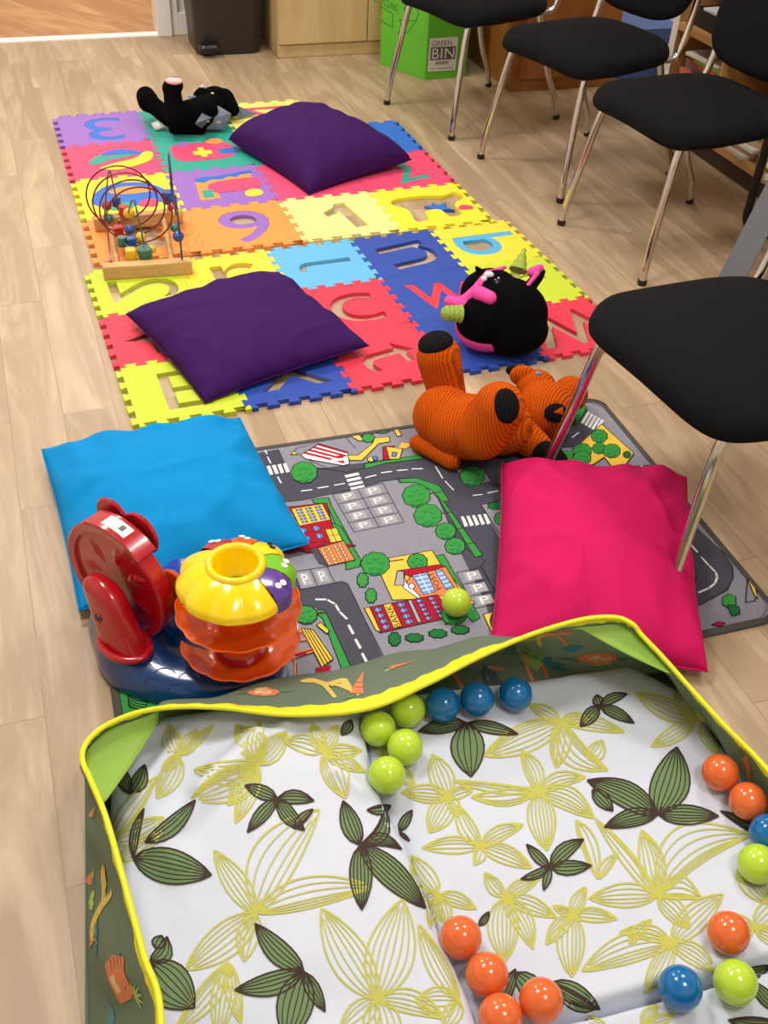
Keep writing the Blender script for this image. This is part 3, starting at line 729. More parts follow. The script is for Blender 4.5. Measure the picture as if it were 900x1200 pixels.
# crop cb road going down right
rp('road', [(-120, 215), (-120, 120), (100, 92), (200, 75), (330, 60), (430, 55), (560, 50), (640, 60), (900, 60), (900, 290), (670, 290), (840, 600), (800, 900), (730, 910), (690, 760), (560, 500), (460, 250), (430, 205), (370, 170), (260, 165), (110, 195)], cb)
rl('black', [(260, 168), (340, 163), (400, 180), (450, 230), (560, 480), (690, 560), (665, 590), (760, 740), (760, 790)], 1, tf=cb)
# lower-left road (crop cc)
rp('road', [(120, 100), (170, 180), (215, 290), (410, 250), (440, 262), (610, 615), (600, 720), (480, 720), (410, 660), (330, 430), (290, 380), (130, 420), (60, 420), (60, 100)], cc)
rl('black', [(130, 130), (180, 200), (215, 292), (410, 250), (440, 262), (520, 430), (615, 615)], 1, tf=cc)
rl('white', [(288, 337), (340, 338), (380, 360), (400, 395), (435, 430)], 2.6, tf=cc)
for a, b in (((445, 462), (465, 500)), ((478, 530), (500, 570)), ((510, 598), (532, 640))): rl('white', [a, b], 3, tf=cc)
# pavement between
rl('white', [(300, 390), (350, 384)], 2, tf=ca); rl('white', [(380, 376), (428, 368)], 2, tf=ca); rl('white', [(458, 362), (506, 354)], 2, tf=ca)
rl('white', [(608, 326), (656, 314)], 2, tf=ca); rl('white', [(684, 303), (732, 296)], 2, tf=ca); rl('white', [(760, 292), (808, 288)], 2, tf=ca); rl('white', [(830, 284), (880, 283)], 2, tf=ca)
rl('white', [(126, 195), (134, 212)], 2, tf=ca); rl('white', [(138, 228), (152, 256)], 2, tf=ca); rl('white', [(186, 322), (202, 352)], 2, tf=ca); rl('white', [(145, 412), (160, 414)], 2, tf=ca)
for k in range(5):
    x = 106+k*26; rp('white', [(x, 276-k*4), (x+17, 272-k*4), (x+33, 314-k*4), (x+17, 318-k*4)], ca)
for k in range(4):
    y = 315+k*20; x = 506+k*9; rp('white', [(x, y), (x+66, y-14), (x+72, y-2), (x+6, y+12)], ca)
for a, b in (((116, 163), (166, 152)),): pass
rl('white', [(452, 110), (485, 165)], 2, tf=cb); rl('white', [(498, 180), (538, 222)], 2, tf=cb)
rl('white', [(632, 248), (675, 243)], 2, tf=cb); rl('white', [(702, 236), (750, 226)], 2, tf=cb)
for k in range(5):
    x = 572+k*27; rp('white', [(x, 350-k*3), (x+14, 348-k*3), (x+36, 392-k*3), (x+20, 400-k*3)], cb)
# island with tree
rp('gray', [(545, 120), (680, 118), (718, 180), (610, 208)], cb, True); treeb(628, 155, 58, cb)
# parking bays
def bays(c0, c1, c2, c3, nu, nv, tf, rotp=0):
    q = [Vector((*p, 0)) for p in (c0, c1, c2, c3)]
    f = lambda u, v: ((q[0]*(1-u)+q[1]*u)*(1-v)+(q[3]*(1-u)+q[2]*u)*v)
    for i in range(nu+1): a, b = f(i/nu, 0), f(i/nu, 1); rl('black', [(a.x, a.y), (b.x, b.y)], .9, tf=tf)
    for j in range(nv+1): a, b = f(0, j/nv), f(1, j/nv); rl('black', [(a.x, a.y), (b.x, b.y)], .9, tf=tf)
    for i in range(nu):
        for j in range(nv):
            u0, u1, v0, v1 = (i+.2)/nu, (i+.8)/nu, (j+.15)/nv, (j+.85)/nv
            c = [f(u0, v0), f(u1, v0), f(u1, v1), f(u0, v1)]
            rp('pgray', [(p.x, p.y) for p in c], tf)
            u0, u1, v0, v1 = (i+.33)/nu, (i+.67)/nu, (j+.22)/nv, (j+.78)/nv
            c = [f(u0, v1), f(u1, v1), f(u1, v0), f(u0, v0)]
            word_on_rug('P', [(p.x, p.y) for p in c], 'white', tf, .05)
def word_on_rug(wd, quad, col, tf, bold=.02):
    _ord[0] += 1; z = RUGZ+_ord[0]*5e-6+.0001
    put_text(rug, wd, [Vector((p.x, p.y, z)) for p in (gp(*tf(*q), RUGZ) for q in quad)], PI_[col], bold)
bays((448, 408), (690, 352), (792, 540), (552, 588), 2, 4, ca)
bays((178, 205), (340, 180), (378, 258), (215, 290), 2, 1, cc)
bays((552, 618), (676, 592), (765, 765), (640, 790), 1, 3, cb)
# green verges
rp('green', [(270, 172), (340, 163), (400, 178), (450, 222), (500, 290), (678, 535), (640, 545), (470, 270), (425, 215), (370, 185), (280, 188)], cb, True)
rp('green', [(600, 262), (880, 215), (880, 235), (700, 258), (605, 284)], ca, True)
rp('green', [(348, 432), (430, 422), (440, 455), (550, 655), (510, 655), (420, 455), (360, 448)], ca, True)
rp('green', [(0, 400), (95, 560), (88, 590), (22, 606), (20, 570), (45, 560), (-60, 370)], cb, True)
rp('green', [(770, 333), (850, 328), (960, 365), (1010, 440), (975, 440), (920, 385), (850, 350), (775, 350)], ca, True)
rp('green', [(430, 545), (490, 530), (665, 835), (630, 855), (595, 820), (500, 870), (500, 640)], cb, True)
rp('green', [(285, 388), (330, 388), (455, 660), (410, 672), (320, 430), (290, 408)], cc, True)
for (x, y, r_) in ((360, 250, 66), (415, 345, 66), (500, 420, 48), (545, 492, 48)):
    rl('brown', [(x+r_, y-10), (x+r_+50, y-18)], 2, tf=cb); treeb(x, y, r_, cb)
rp('yellow', [(180, 610), (215, 552), (435, 512), (470, 570), (640, 770), (400, 745), (245, 750)], cb, True)
rl('brown', [(230, 565), (295, 556)], 2.2, tf=cb); treeb(163, 577, 68, cb); treeb(365, 567, 48, cb)
# post office
rp('red', [(270, 610), (470, 580), (500, 590), (330, 640)], cb, True)
rp('orange', [(330, 640), (500, 590), (560, 690), (545, 720), (385, 745), (300, 680)], cb, True)
rp('white', [(268, 610), (300, 615), (310, 665), (380, 735), (380, 752), (295, 690), (300, 650)], cb, True)
rp('pgray', [(268, 610), (300, 615), (300, 680), (255, 680)], cb, True)
blob('white', 337, 684, 15, 13, cb, amp=0)
rp('lblue', [(340, 632), (410, 618), (452, 710), (395, 725)], cb, True); rp('lblue', [(448, 610), (480, 604), (540, 690), (500, 700)], cb, True)
for k in range(5):
    a, b = (340+11*k, 632+19*k), (410+9*k, 618+19*k); rl('blue', [(a[0]+3, a[1]+9), (b[0]+3, b[1]+9)], 2.2, tf=cb)
    a, b = (448+11*k, 612+19*k), (480+12*k, 604+18*k); rl('blue', [(a[0]+4, a[1]+8), (b[0]+2, b[1]+8)], 2.2, tf=cb)
rl('white', [(374, 626), (424, 718)], 1, tf=cb)
word_on_rug('POST', [(483, 692), (436, 616), (412, 622), (460, 706)][::1], 'black', cb, .03)
# bank
rp('red', [(110, 790), (460, 725), (540, 830), (185, 908)], cb, True)
rp('yellow', [(110, 790), (135, 784), (190, 905), (165, 895)], cb, True)
rp('yellow', [(200, 774), (240, 766), (292, 878), (252, 888)], cb, True); word_on_rug('BANK', [(286, 878), (238, 772), (208, 780), (258, 888)], 'black', cb, .02)
rp('pgray', [(318, 752), (335, 749), (385, 855), (366, 860)], cb, True)
def windows(quad, nu, nv, col, tf, back=None, pad=.2):
    q = [Vector((*p, 0)) for p in quad]; f = lambda u, v: ((q[0]*(1-u)+q[1]*u)*(1-v)+(q[3]*(1-u)+q[2]*u)*v)
    for i in range(nu):
        for j in range(nv):
            c = [f((i+pad)/nu, (j+pad)/nv), f((i+1-pad)/nu, (j+pad)/nv), f((i+1-pad)/nu, (j+1-pad)/nv), f((i+pad)/nu, (j+1-pad)/nv)]
            rp(col, [(p.x, p.y) for p in c], tf, True, .8)
            a, b = c[0]*.6+c[1]*.4, c[3]*.6+c[2]*.4; rl('lblue', [(a.x, a.y), (b.x, b.y)], 1.0, tf=tf)
windows([(142, 790), (198, 778), (248, 885), (192, 902)], 1, 4, 'blue', cb)
windows([(250, 766), (312, 755), (362, 860), (300, 876)], 1, 4, 'blue', cb)
windows([(340, 750), (455, 728), (515, 830), (392, 854)], 2, 5, 'blue', cb, pad=.24)
for (x, y) in ((255, 938), (350, 932), (462, 912), (570, 894)): blob('dgreen', x, y, 42 if x > 300 else 28, 20 if x > 300 else 32, cb, bumps=8, amp=.2)
for (x, y) in ((102, 655), (142, 730)): blob('green', x, y, 26, 34, cb, bumps=8, amp=.2)
treeb(540, 820, 60, cb)
rp('yellow', [(680, 820), (745, 805), (760, 850), (720, 910)], cb, True); blob('dgreen', 750, 850, 36, 44, cb)
# right verge plants
rp('gray', [(670, 295), (900, 250), (900, 600), (800, 500)], cb, True); blob('dgreen', 740, 300, 38, 18, cb, bumps=8, amp=.2); treeb(775, 362, 42, cb); blob('dgreen', 800, 420, 22, 20, cb)
# circus tent
rp('white', [(295, 218), (385, 165), (520, 205), (530, 262), (500, 270), (320, 238)], ca, True)
for k in range(4):
    la_ = lambda t: (385-90*t, 165+53*t); rb_ = lambda t: (520-22*t, 205+62*t)
    rp('red', [la_(k/4), la_((k+.55)/4), rb_((k+.55)/4), rb_(k/4)], ca)
rp('red', [(470, 225), (500, 215), (505, 262), (480, 250)], ca); rp('white', [(440, 240), (520, 232), (522, 244), (450, 252)], ca)
rl('black', [(300, 220), (385, 167), (520, 205)], .9, tf=ca)
for l_ in ([(255, 212), (280, 185), (385, 160)], [(320, 236), (430, 285), (520, 303), (600, 280)], [(510, 130), (560, 188)]): rl('black', l_, .7, tf=ca)
rp('yellow', [(250, 218), (262, 200), (285, 216)], ca, True)
treeb(313, 303, 62, ca); rl('brown', [(375, 282), (435, 286)], 2.4, tf=ca)
rp('yellow', [(520, 222), (570, 222), (640, 165), (650, 140), (720, 132), (724, 155), (670, 165), (590, 245), (530, 245)], ca, True)
rp('yellow', [(536, 122), (575, 118), (600, 150), (575, 152)], ca, True); rp('red', [(580, 115), (640, 112), (610, 150)], ca, True); blob('green', 620, 138, 30, 20, ca)
rp('red', [(690, 180), (745, 175), (740, 240), (692, 244)], ca, True); rp('yellow', [(705, 180), (785, 190), (770, 238), (722, 240)], ca, True); rp('blue', [(735, 205), (760, 208), (752, 230), (732, 228)], ca, True); rp('yellow', [(765, 185), (780, 160), (835, 168), (800, 190)], ca)
blob('yellow', 632, 240, 16, 12, ca); blob('blue', 652, 236, 12, 9, ca); blob('green', 685, 102, 34, 13, ca); rp('yellow', [(738, 92), (760, 88), (780, 126), (758, 130)], ca, True)
treeb(55, 235, 26, ca)
# school (left), red with yellow block
rp('red', [(180, 475), (420, 450), (470, 640), (560, 655), (330, 690), (200, 640)], ca, True)
rp('yellow', [(250, 478), (400, 455), (440, 530), (290, 560)], ca, True); windows([(262, 480), (398, 460), (430, 528), (298, 552)], 3, 5, 'blue', ca)
rp('yellow', [(412, 578), (468, 570), (496, 632), (440, 642)], ca, True); rl('black', [(440, 574), (468, 637)], .9, tf=ca); rl('black', [(425, 610), (482, 601)], .9, tf=ca)
windows([(270, 570), (395, 548), (440, 660), (320, 680)], 2, 3, 'blue', ca, pad=.24)
rp('orange', [(295, 95), (420, 60), (475, 150), (345, 180)], cc, True); rp('red', [(128, 115), (260, 70), (335, 60), (330, 80), (160, 122)], cc, True)
windows([(300, 100), (362, 88), (402, 170), (342, 178)], 2, 5, 'yellow', cc); windows([(365, 82), (410, 70), (450, 150), (410, 165)], 2, 5, 'yellow', cc)
rp('road', [(262, 100), (290, 95), (340, 180), (300, 165)], cc)
# lower-left hut
treeb(240, 415, 52, cc); rl('brown', [(290, 408), (335, 400)], 2.2, tf=cc)
rp('yellow', [(290, 465), (310, 450), (352, 490), (340, 506)], cc, True)
for l_ in ([(140, 515), (215, 495)], [(145, 550), (250, 530)], [(150, 610), (270, 575)], [(215, 480), (330, 680)], [(120, 560), (190, 640)], [(190, 640), (190, 720)], [(120, 640), (270, 590)]): rl('orange', l_, 2.4, tf=cc); rl('black', [(x+5, y+6) for x, y in l_], .8, tf=cc)
for k in range(4): rp('yellow', [(218+14*k, 482+2*k), (230+14*k, 478+2*k), (328+14*k, 640-10*k+16), (316+14*k, 652-10*k+16)], cc, True)
rp('red', [(190, 600), (245, 590), (240, 605), (190, 618)], cc); rp('red', [(285, 670), (360, 655), (350, 690), (290, 700)], cc)
# far left bottom corner: green with basket
rp('green', [(131, 795), (200, 800), (262, 812), (330, 840), (230, 900), (150, 905)], idt); rp('yellow', [(127, 797), (142, 811), (143, 812), (130, 815)], idt, True)
for k in range(4): rl('black', [(150, 817+3.3*k), (160, 822+3.3*k), (172, 824+3.3*k)], 1.2)
rl('black', [(150, 815), (152, 830), (170, 834), (174, 822), (160, 815), (150, 815)], 1.2)
# right part by the chair
rp('road', [(-200, 120), (120, 40), (190, 150), (210, 175), (170, 250), (60, 260), (100, 330), (180, 340), (270, 340), (420, 330), (470, 410), (-200, 410)], cd)
rp('green', [(115, 130), (150, 85), (165, 100), (120, 175)], cd, True)
for k in range(5): x, y = 140+k*14, 160+k*8; rp('white', [(x, y), (x+28, y-46), (x+38, y-40), (x+10, y+6)], cd)
rl('white', [(105, 220), (132, 200)], 2, tf=cd)
rp('yellow', [(95, 330), (75, 300), (225, 165), (250, 190), (300, 235), (355, 285), (310, 345), (270, 343), (235, 300), (190, 330)], cd, True)
for (x, y, r_) in ((215, 215, 33), (145, 275, 38), (215, 265, 28), (145, 305, 36), (265, 275, 35), (85, 295, 24)): treeb(x, y, r_, cd)
blob('dgreen', 327, 290, 15, 14, cd); rl('white', [(375, 345), (388, 335)], 2, tf=cd)
rp('road', [(560, 40), (600, 90), (700, 180), (742, 240), (745, 290), (720, 345), (600, 412), (300, 430), (300, 40)], ce, True)
rl('white', [(560, 148), (588, 180)], 2.6, tf=ce); rl('white', [(606, 203), (640, 240), (668, 268), (676, 290), (665, 318), (640, 338), (595, 358)], 2.6, tf=ce)
blob('dgreen', 560, 285, 24, 30, ce); blob('green', 728, 395, 30, 28, ce, bumps=6, amp=.2); rp('dgreen', [(720, 410), (770, 420), (775, 450), (740, 462)], ce, True)
rl('black', [(808, 300), (800, 400), (840, 395), (855, 350), (815, 300)], 1.2, tf=ce); rp('yellow', [(812, 300), (850, 340), (852, 385), (838, 370), (825, 335)], ce, True)
rp('red', [(650, 500), (680, 486), (710, 492), (690, 506)], ce, True)
clip = rug_poly(.013, .04)
# drop anything that would fall off the pile
kv, kf, km, ks = rug.v, [], [], []
for f, mi, sm in zip(rug.f, rug.m, rug.s):
    ok = all(inside(kv[i], clip) for i in f) or mi == 0 and f is rug.f[0]
    if ok: kf.append(f); km.append(mi); ks.append(sm)
    else:
        # pull the outside corners to the border
        cx, cy = R2(RL/2, RW/2)[:2]; nf = []
        if not any(inside(kv[i], clip) for i in f): continue
        for i in f:
            p = kv[i]; q = p
            if not inside(p, clip):
                rel_ = Vector((p[0], p[1], 0)) - R2(RL/2, RW/2); a, b = rel_.dot(rx), rel_.dot(ry)
                a = max(-RL/2+.016, min(RL/2-.016, a)); b = max(-RW/2+.016, min(RW/2-.016, b)); w_ = R2(RL/2, RW/2)+rx*a+ry*b; q = (w_.x, w_.y, p[2])
            nf.append(len(kv)); kv.append(q)
        kf.append(nf); km.append(mi); ks.append(sm)
rug.f, rug.m, rug.s = kf, km, ks
make('printed_pile', rug, pm, rug_r, weld=False)
# make sure every printed face looks up
me = bpy.data.objects['printed_pile'].data
bm = bmesh.new(); bm.from_mesh(me)
for f in bm.faces:
    f.normal_update()
    if f.normal.z < 0: f.normal_flip()
bm.to_mesh(me); bm.free()

# ------------------------------------------------------------------ cushions
def cushion(name, corners, H, base, rgb, label, seed=0, pull=.035, flange=False, sag=None, pw=.5, rough=1.0):
    """corners: four world points going round; H height of the crown above them; base: height of what it lies on"""
    C4 = [Vector(c) for c in corners]
    m = mat('cloth_%d_%d_%d' % tuple(rgb), rgb, .82, bump=(1100, .3, .0004), spec=.18)
    mb = MB(); N = 72
    def shape(u, v, up):
        a, b = (u+1)/2, (v+1)/2
        pu = pull*(1-v*v)**1.0; pv = pull*(1-u*u)**1.0   # edges drawn in between the corners
        a = .5+(a-.5)*(1-2*pu*abs(u)); b = .5+(b-.5)*(1-2*pv*abs(v))
        q = (C4[0]*(1-a)+C4[1]*a)*(1-b)+(C4[3]*(1-a)+C4[2]*a)*b
        wgt = (max(0, 1-abs(u)**2.6)*max(0, 1-abs(v)**2.6))**pw
        # creases that run in from the corners and edges
        n1 = noise.noise(Vector((u*1.6+seed, v*1.6, .3)))
        ang = math.atan2(v, u); rad = math.hypot(u, v)
        cre = .0055*rough*math.sin(ang*13+seed*3+3*n1)*smoothstep(.35, 1.0, rad)*(1-smoothstep(1.25, 1.42, rad))
        big = rough*.012*noise.noise(Vector((u*1.1+seed*2, v*1.1, 5)))+rough*.006*noise.noise(Vector((u*2.6+seed, v*2.6, 9)))
        # soft folds: ridged noise lines
        rd = 1-abs(noise.noise(Vector((u*1.3+seed*5, v*1.3-seed, 2)))*2.2); fold = rough*.007*max(0, rd-.72)/.28
        zt = q.z + (H*wgt + (cre+big+fold)*min(1, wgt*2.2))*(1 if up else 0)
        if sag: zt += sag(u, v)*wgt*(1 if up else 0)
        zb = max(base+.0012, q.z - .35*H*wgt)
        if not up: return Vector((q.x, q.y, min(zb, zt)))
        return Vector((q.x, q.y, max(zt, base+.002)))
    mp = lambda t: math.sin((t-.5)*PI)*.35+(2*t-1)*.65
    mb.grid(lambda a, b: shape(mp(a), mp(b), True), N, N)
    mb.grid(lambda a, b: shape(mp(1-a), mp(b), False), N, N)
    # seam round the edge
    per = [(k/24*2-1, -1) for k in range(24)]+[(1, k/24*2-1) for k in range(24)]+[(1-k/24*2, 1) for k in range(24)]+[(-1, 1-k/24*2) for k in range(24)]
    o = make(name, mb, m, sharp=180)
    me = o.data; bm = bmesh.new(); bm.from_mesh(me); bmesh.ops.remove_doubles(bm, verts=bm.verts, dist=.0008); bm.to_mesh(me); bm.free()
    centre(o); tag(o, label, 'cushion', 'plain square cushions')
    sm = MB(); pts = [shape(mp_(u), mp_(v), True)+Vector((0, 0, -.0005)) for u, v in per] if False else [shape(u, v, True) for u, v in per]
    sm.tube([p - Vector((0, 0, 0)) for p in pts], .0022, 8, closed=True); make('seam', sm, m, o)
    return o
def W(px, py, z): return gp(px, py, z)
TOP = .0128
cushion('floor_cushion', [W(268, 163, .045), W(362, 228, .016), W(482, 187, .05), W(362, 131, .055)], .118, TOP, (54, 14, 84), 'dark purple square cushion at the far end of the foam mat', 1.3, .035, pw=.36, rough=.45)
cushion('floor_cushion', [W(148, 368, .05), W(240, 472, .018), W(432, 405, .045), W(326, 319, .05)], .078, TOP, (54, 14, 84), 'dark purple square cushion at the near end of the mat, before the bead maze', 4.1, .02, pw=.45, rough=.6)
cushion('floor_cushion', [W(49, 527, .045), W(93, 716, .022), W(362, 637, .03), W(281, 490, .04)], .088, .0085, (0, 136, 200), 'bright blue square cushion at the left edge of the road map rug', 2.2, .012, pw=.55)
pk = cushion('floor_cushion', [W(588, 543, .06), W(574, 764, .022), W(829, 787, .03), W(804, 559, .13)], .10, .0088, (202, 20, 92), 'bright pink square cushion leaning on the back of the ball pit', 6.7, .02, pw=.5)

# ------------------------------------------------------------------ soft bodies
def soft(name, parts, m, parent, voxel=.004, smooth=6, fn=None):
    """parts: list of (center, radii, rotation) in world space, fused into one continuous skin"""
    mb = MB()
    for p in parts:
        if p[0] == 'cap':   # tapering limb
            _, a, b, r0, r1 = p; a, b = Vector(a), Vector(b); n = 9
            for k in range(n+1):
                t = k/n; mb.ell(a.lerp(b, t), (r0*(1-t)+r1*t,)*3, n=18, m=10)
        else: mb.ell(p[0], p[1], p[2] if len(p) > 2 else None, n=28, m=18)
    o = make(name, mb, m, parent)
    md = o.modifiers.new('r', 'REMESH'); md.mode = 'VOXEL'; md.voxel_size = voxel; md.use_smooth_shade = True
    md2 = o.modifiers.new('s', 'SMOOTH'); md2.iterations = smooth; md2.factor = .6
    dg = bpy.context.evaluated_depsgraph_get(); me = bpy.data.meshes.new_from_object(o.evaluated_get(dg)); me.name = name
    old = o.data; o.modifiers.clear(); o.data = me
    for p in me.polygons: p.use_smooth = True
    return o
def surf(o, px, py, off=0.0):
    base_ = o.parent.location if o.parent else o.location
    ok, loc, n, _i = o.ray_cast(CAM-Vector(base_), ray(px, py).normalized())
    assert ok, ('no surface', o.name, px, py)
    return loc+Vector(base_)+n*off, n
def rot_to(d, up=(0, 0, 1)):
    d = Vector(d).normalized(); return d.to_track_quat('Z', 'Y').to_matrix()
def knit(name, rgb, scale=150):
    m = bpy.data.materials.new(name); m.use_nodes = True; nt = m.node_tree; N = nt.nodes; L = nt.links; b = N['Principled BSDF']
    b.inputs['Roughness'].default_value = .95; b.inputs['Specular IOR Level'].default_value = .15
    tc = N.new('ShaderNodeTexCoord'); 
    def wave(rot, sc, dist):
        mp = N.new('ShaderNodeMapping'); mp.inputs['Rotation'].default_value = rot; L.new(tc.outputs['Object'], mp.inputs['Vector'])
        w_ = N.new('ShaderNodeTexWave'); w_.inputs['Scale'].default_value = sc; w_.inputs['Distortion'].default_value = dist; w_.inputs['Detail'].default_value = 1; w_.inputs['Detail Scale'].default_value = 2
        L.new(mp.outputs['Vector'], w_.inputs['Vector']); return w_.outputs['Fac']
    a = wave((0, .3, .5), scale*.32, 1.6); c = wave((.5, 1.1, .1), scale*.55, 1.6)
    mu = N.new('ShaderNodeMath'); mu.operation = 'MULTIPLY_ADD'; L.new(a, mu.inputs[0]); mu.inputs[1].default_value = .6
    mu2 = N.new('ShaderNodeMath'); mu2.operation = 'MULTIPLY'; L.new(c, mu2.inputs[0]); mu2.inputs[1].default_value = .4; L.new(mu2.outputs[0], mu.inputs[2])
    r = N.new('ShaderNodeValToRGB'); cc_ = lin(rgb); r.color_ramp.elements[0].color = tuple(x*.42 for x in cc_[:3])+(1,); r.color_ramp.elements[1].color = tuple(min(1, x*1.15) for x in cc_[:3])+(1,)
    r.color_ramp.elements[0].position = .05; r.color_ramp.elements[1].position = .6
    L.new(mu.outputs[0], r.inputs['Fac']); L.new(r.outputs['Color'], b.inputs['Base Color'])
    bp = N.new('ShaderNodeBump'); bp.inputs['Strength'].default_value = .9; bp.inputs['Distance'].default_value = .003; L.new(mu.outputs[0], bp.inputs['Height']); L.new(bp.outputs['Normal'], b.inputs['Normal'])
    return m
ork, blk = knit('orange_knit', (204, 84, 2), 135), knit('black_knit', (20, 19, 21), 135)
# knitted orange animal lying on its back on the rug
kr = root('knitted_toy', 'orange hand-knitted stuffed animal with black paws lying on its back on the rug', 'soft toy', (.2, 2.03, .008))
Pt = lambda px, py, z: gp(px, py, z)
b0 = Pt(548, 500, .085)
soft('body', [(b0, (.105, .085, .076), Matrix.Rotation(math.radians(-12), 3, 'Z')), (Pt(520, 488, .085), (.075, .075, .075)), (Pt(590, 500, .08), (.07, .07, .068))], ork, kr)
la, lb = Pt(524, 462, .10), Pt(514, 418, .20)
soft('leg', [('cap', la, lb, .047, .054), ], ork, kr)
capn = (lb-la).normalized()
soft('paw', [(lb+capn*.036, (.043, .043, .026), rot_to(capn))], blk, kr, .003)
la, lb = Pt(565, 508, .12), Pt(585, 478, .195)
soft('leg', [('cap', la, lb, .062, .060)], ork, kr)
toc = (CAM-lb).normalized(); pd = (toc+Vector((.35, 0, .15))).normalized()
soft('paw', [(lb+pd*.046, (.031, .040, .018), rot_to(pd, (0, 0, 1)))], blk, kr, .003)
h0 = Pt(640, 480, .075)
hd = soft('head', [(h0, (.072, .078, .068)), (Pt(668, 462, .075), (.045, .05, .045)), (Pt(628, 452, .10), (.05, .045, .04))], ork, kr)
# ear
def ear(tri, thick, m_out, m_in, parent, name='ear'):
    mb = MB(); A_, B_, C_ = [Vector(p) for p in tri]; n = (B_-A_).cross(C_-A_).normalized()
    cen = (A_+B_+C_)/3
    for sgn_ in (1, -1):
        pass
    ring = []; 
    for P_, Q_ in ((A_, B_), (B_, C_), (C_, A_)):
        for k in range(6): ring.append(P_.lerp(Q_, k/6)+(cen-P_.lerp(Q_, k/6))*(.0))
    vs = list(ring)+[cen+n*thick, cen-n*thick]; k_ = len(ring)
    mb.add(vs, [(i, (i+1) % k_, k_) for i in range(k_)]+[((i+1) % k_, i, k_+1) for i in range(k_)], 0, True)
    e = make(name, mb, m_out, parent, sub=1)
    if m_in:
        mb = MB(); f = .62; tt = [cen+(p-cen)*f for p in ring]; d = n if n.dot(CAM-cen) > 0 else -n
        vs = [p+d*thick*.75 for p in tt]+[cen+d*thick*1.15]
        mb.add(vs, [(i, (i+1) % k_, k_) for i in range(k_)], 0, True); make('inner_ear', mb, m_in, parent)
    return e
ec1, en1 = surf(hd, 651, 484, .002); soft('ear', [(ec1, (.030, .024, .013), rot_to(en1))], blk, kr, .003)
tri = [ec1+en1*.0135+v for v in (RT*-.013+UP*.001, RT*.012+UP*.014, RT*.012-UP*.004)]
mb = MB(); cc0 = sum(tri, Vector())/3+en1*.003; mb.add(tri+[cc0]+[p-en1*.006 for p in tri], [(0, 1, 3), (1, 2, 3), (2, 0, 3), (0, 4, 5, 1), (1, 5, 6, 2), (2, 6, 4, 0), (4, 6, 5)]); make('inner_ear', mb, ork, kr)
soft('ear', [(Pt(612, 440, .12), (.032, .02, .028)), ], ork, kr, .003)
soft('ear_tip', [(Pt(600, 434, .125), (.016, .010, .014)), ], blk, kr, .002)
bpy.context.view_layer.update(); mb = MB(); ec = surf(hd, 631, 438)[0]; mb.ell(ec, (.0075, .006, .005)); make('eye', mb, mat('eye_blue', (60, 150, 205), .3), hd)
aa, ab_ = Pt(605, 505, .06), Pt(630, 524, .042)
soft('arm', [('cap', aa, ab_, .046, .036)], ork, kr)
soft('paw', [('cap', Pt(640, 533, .044), Pt(652, 541, .040), .034, .028)], blk, kr, .003)
soft('tail', [('cap', Pt(530, 540, .03), Pt(489, 519, .03), .022, .020)], ork, kr, .003)

# black plush ball with horns
plush = mat('plush_black', (6, 6, 8), .95, bump=(350, .6, .003), spec=.06)
pink = mat('plush_pink', (235, 72, 160), .8, bump=(300, .4, .002)); lime = mat('glitter_lime', (150, 178, 60), .4, bump=(500, 1, .002), var=.5, varscale=350)
sil = mat('silver_cloth', (225, 215, 220), .4)
dr = root('plush_ball', 'round black plush dragon with pink trim and lime glitter horns on the foam mat', 'soft toy', (.33, 2.86, .012))
dc = Pt(592, 366, .105); 
bd = soft('body', [(dc, (.118, .112, .092)), (Pt(575, 345, .13), (.085, .08, .07)), (Pt(600, 385, .08), (.10, .09, .066)), (Pt(572, 376, .10), (.088, .08, .075))], plush, dr, .005)
soft('belly', [(Pt(571, 384, .072), (.088, .086, .058), )], pink, dr, .004)
def cone(a, b, r0, r1, m, name, parent, twist=True, n=18):
    a, b = Vector(a), Vector(b); mb = MB(); d = (b-a).normalized(); X = d.orthogonal().normalized(); Y = d.cross(X); L = (b-a).length
    pr = [(r0*(1-t)+r1*t+(.0012*math.sin(t*22) if twist else 0), t*L) for t in [k/20 for k in range(21)]]
    pr = [(0, 0)]+pr+[(r1*.6, L+r1*.5), (0, L+r1*.7)]; mb.lathe(pr, n, a, ax=(X, Y, d)); return make(name, mb, m, parent)
cone(Pt(607, 317, .18), Pt(615, 291, .225), .026, .003, lime, 'horn', dr)
cone(Pt(541, 368, .13), Pt(522, 367, .135), .024, .020, lime, 'horn', dr)
soft('muzzle', [('cap', Pt(543, 358, .135), Pt(527, 353, .14), .020, .016), ('cap', Pt(553, 348, .155), Pt(545, 350, .15), .016, .014)], pink, dr, .003)
bpy.context.view_layer.update(); soft('cheek', [('cap', surf(bd, 563, 346, .004)[0], surf(bd, 574, 351, .006)[0], .021, .019)], pink, dr, .003)
soft('mane', [('cap', Pt(537, 358, .135), Pt(556, 340, .172), .014, .012), ('cap', Pt(556, 340, .172), Pt(572, 321, .19), .012, .012), ('cap', Pt(572, 321, .19), Pt(592, 313, .195), .010, .006)], pink, dr, .003)
bpy.context.view_layer.update(); mb = MB(); mb.ell(surf(bd, 573, 322)[0], (.014, .010, .010)); mb.ell(surf(bd, 567, 327)[0], (.009, .008, .009)); make('bow', mb, sil, dr)
bpy.context.view_layer.update(); eyec, en_ = surf(bd, 583, 329, .001); toc = en_
mb = MB(); mb.ell(eyec-toc*.004, (.016, .009, .008), rot_to(toc)); e_ = make('eye', mb, mat('eye_black', (20, 18, 24), .15), dr)
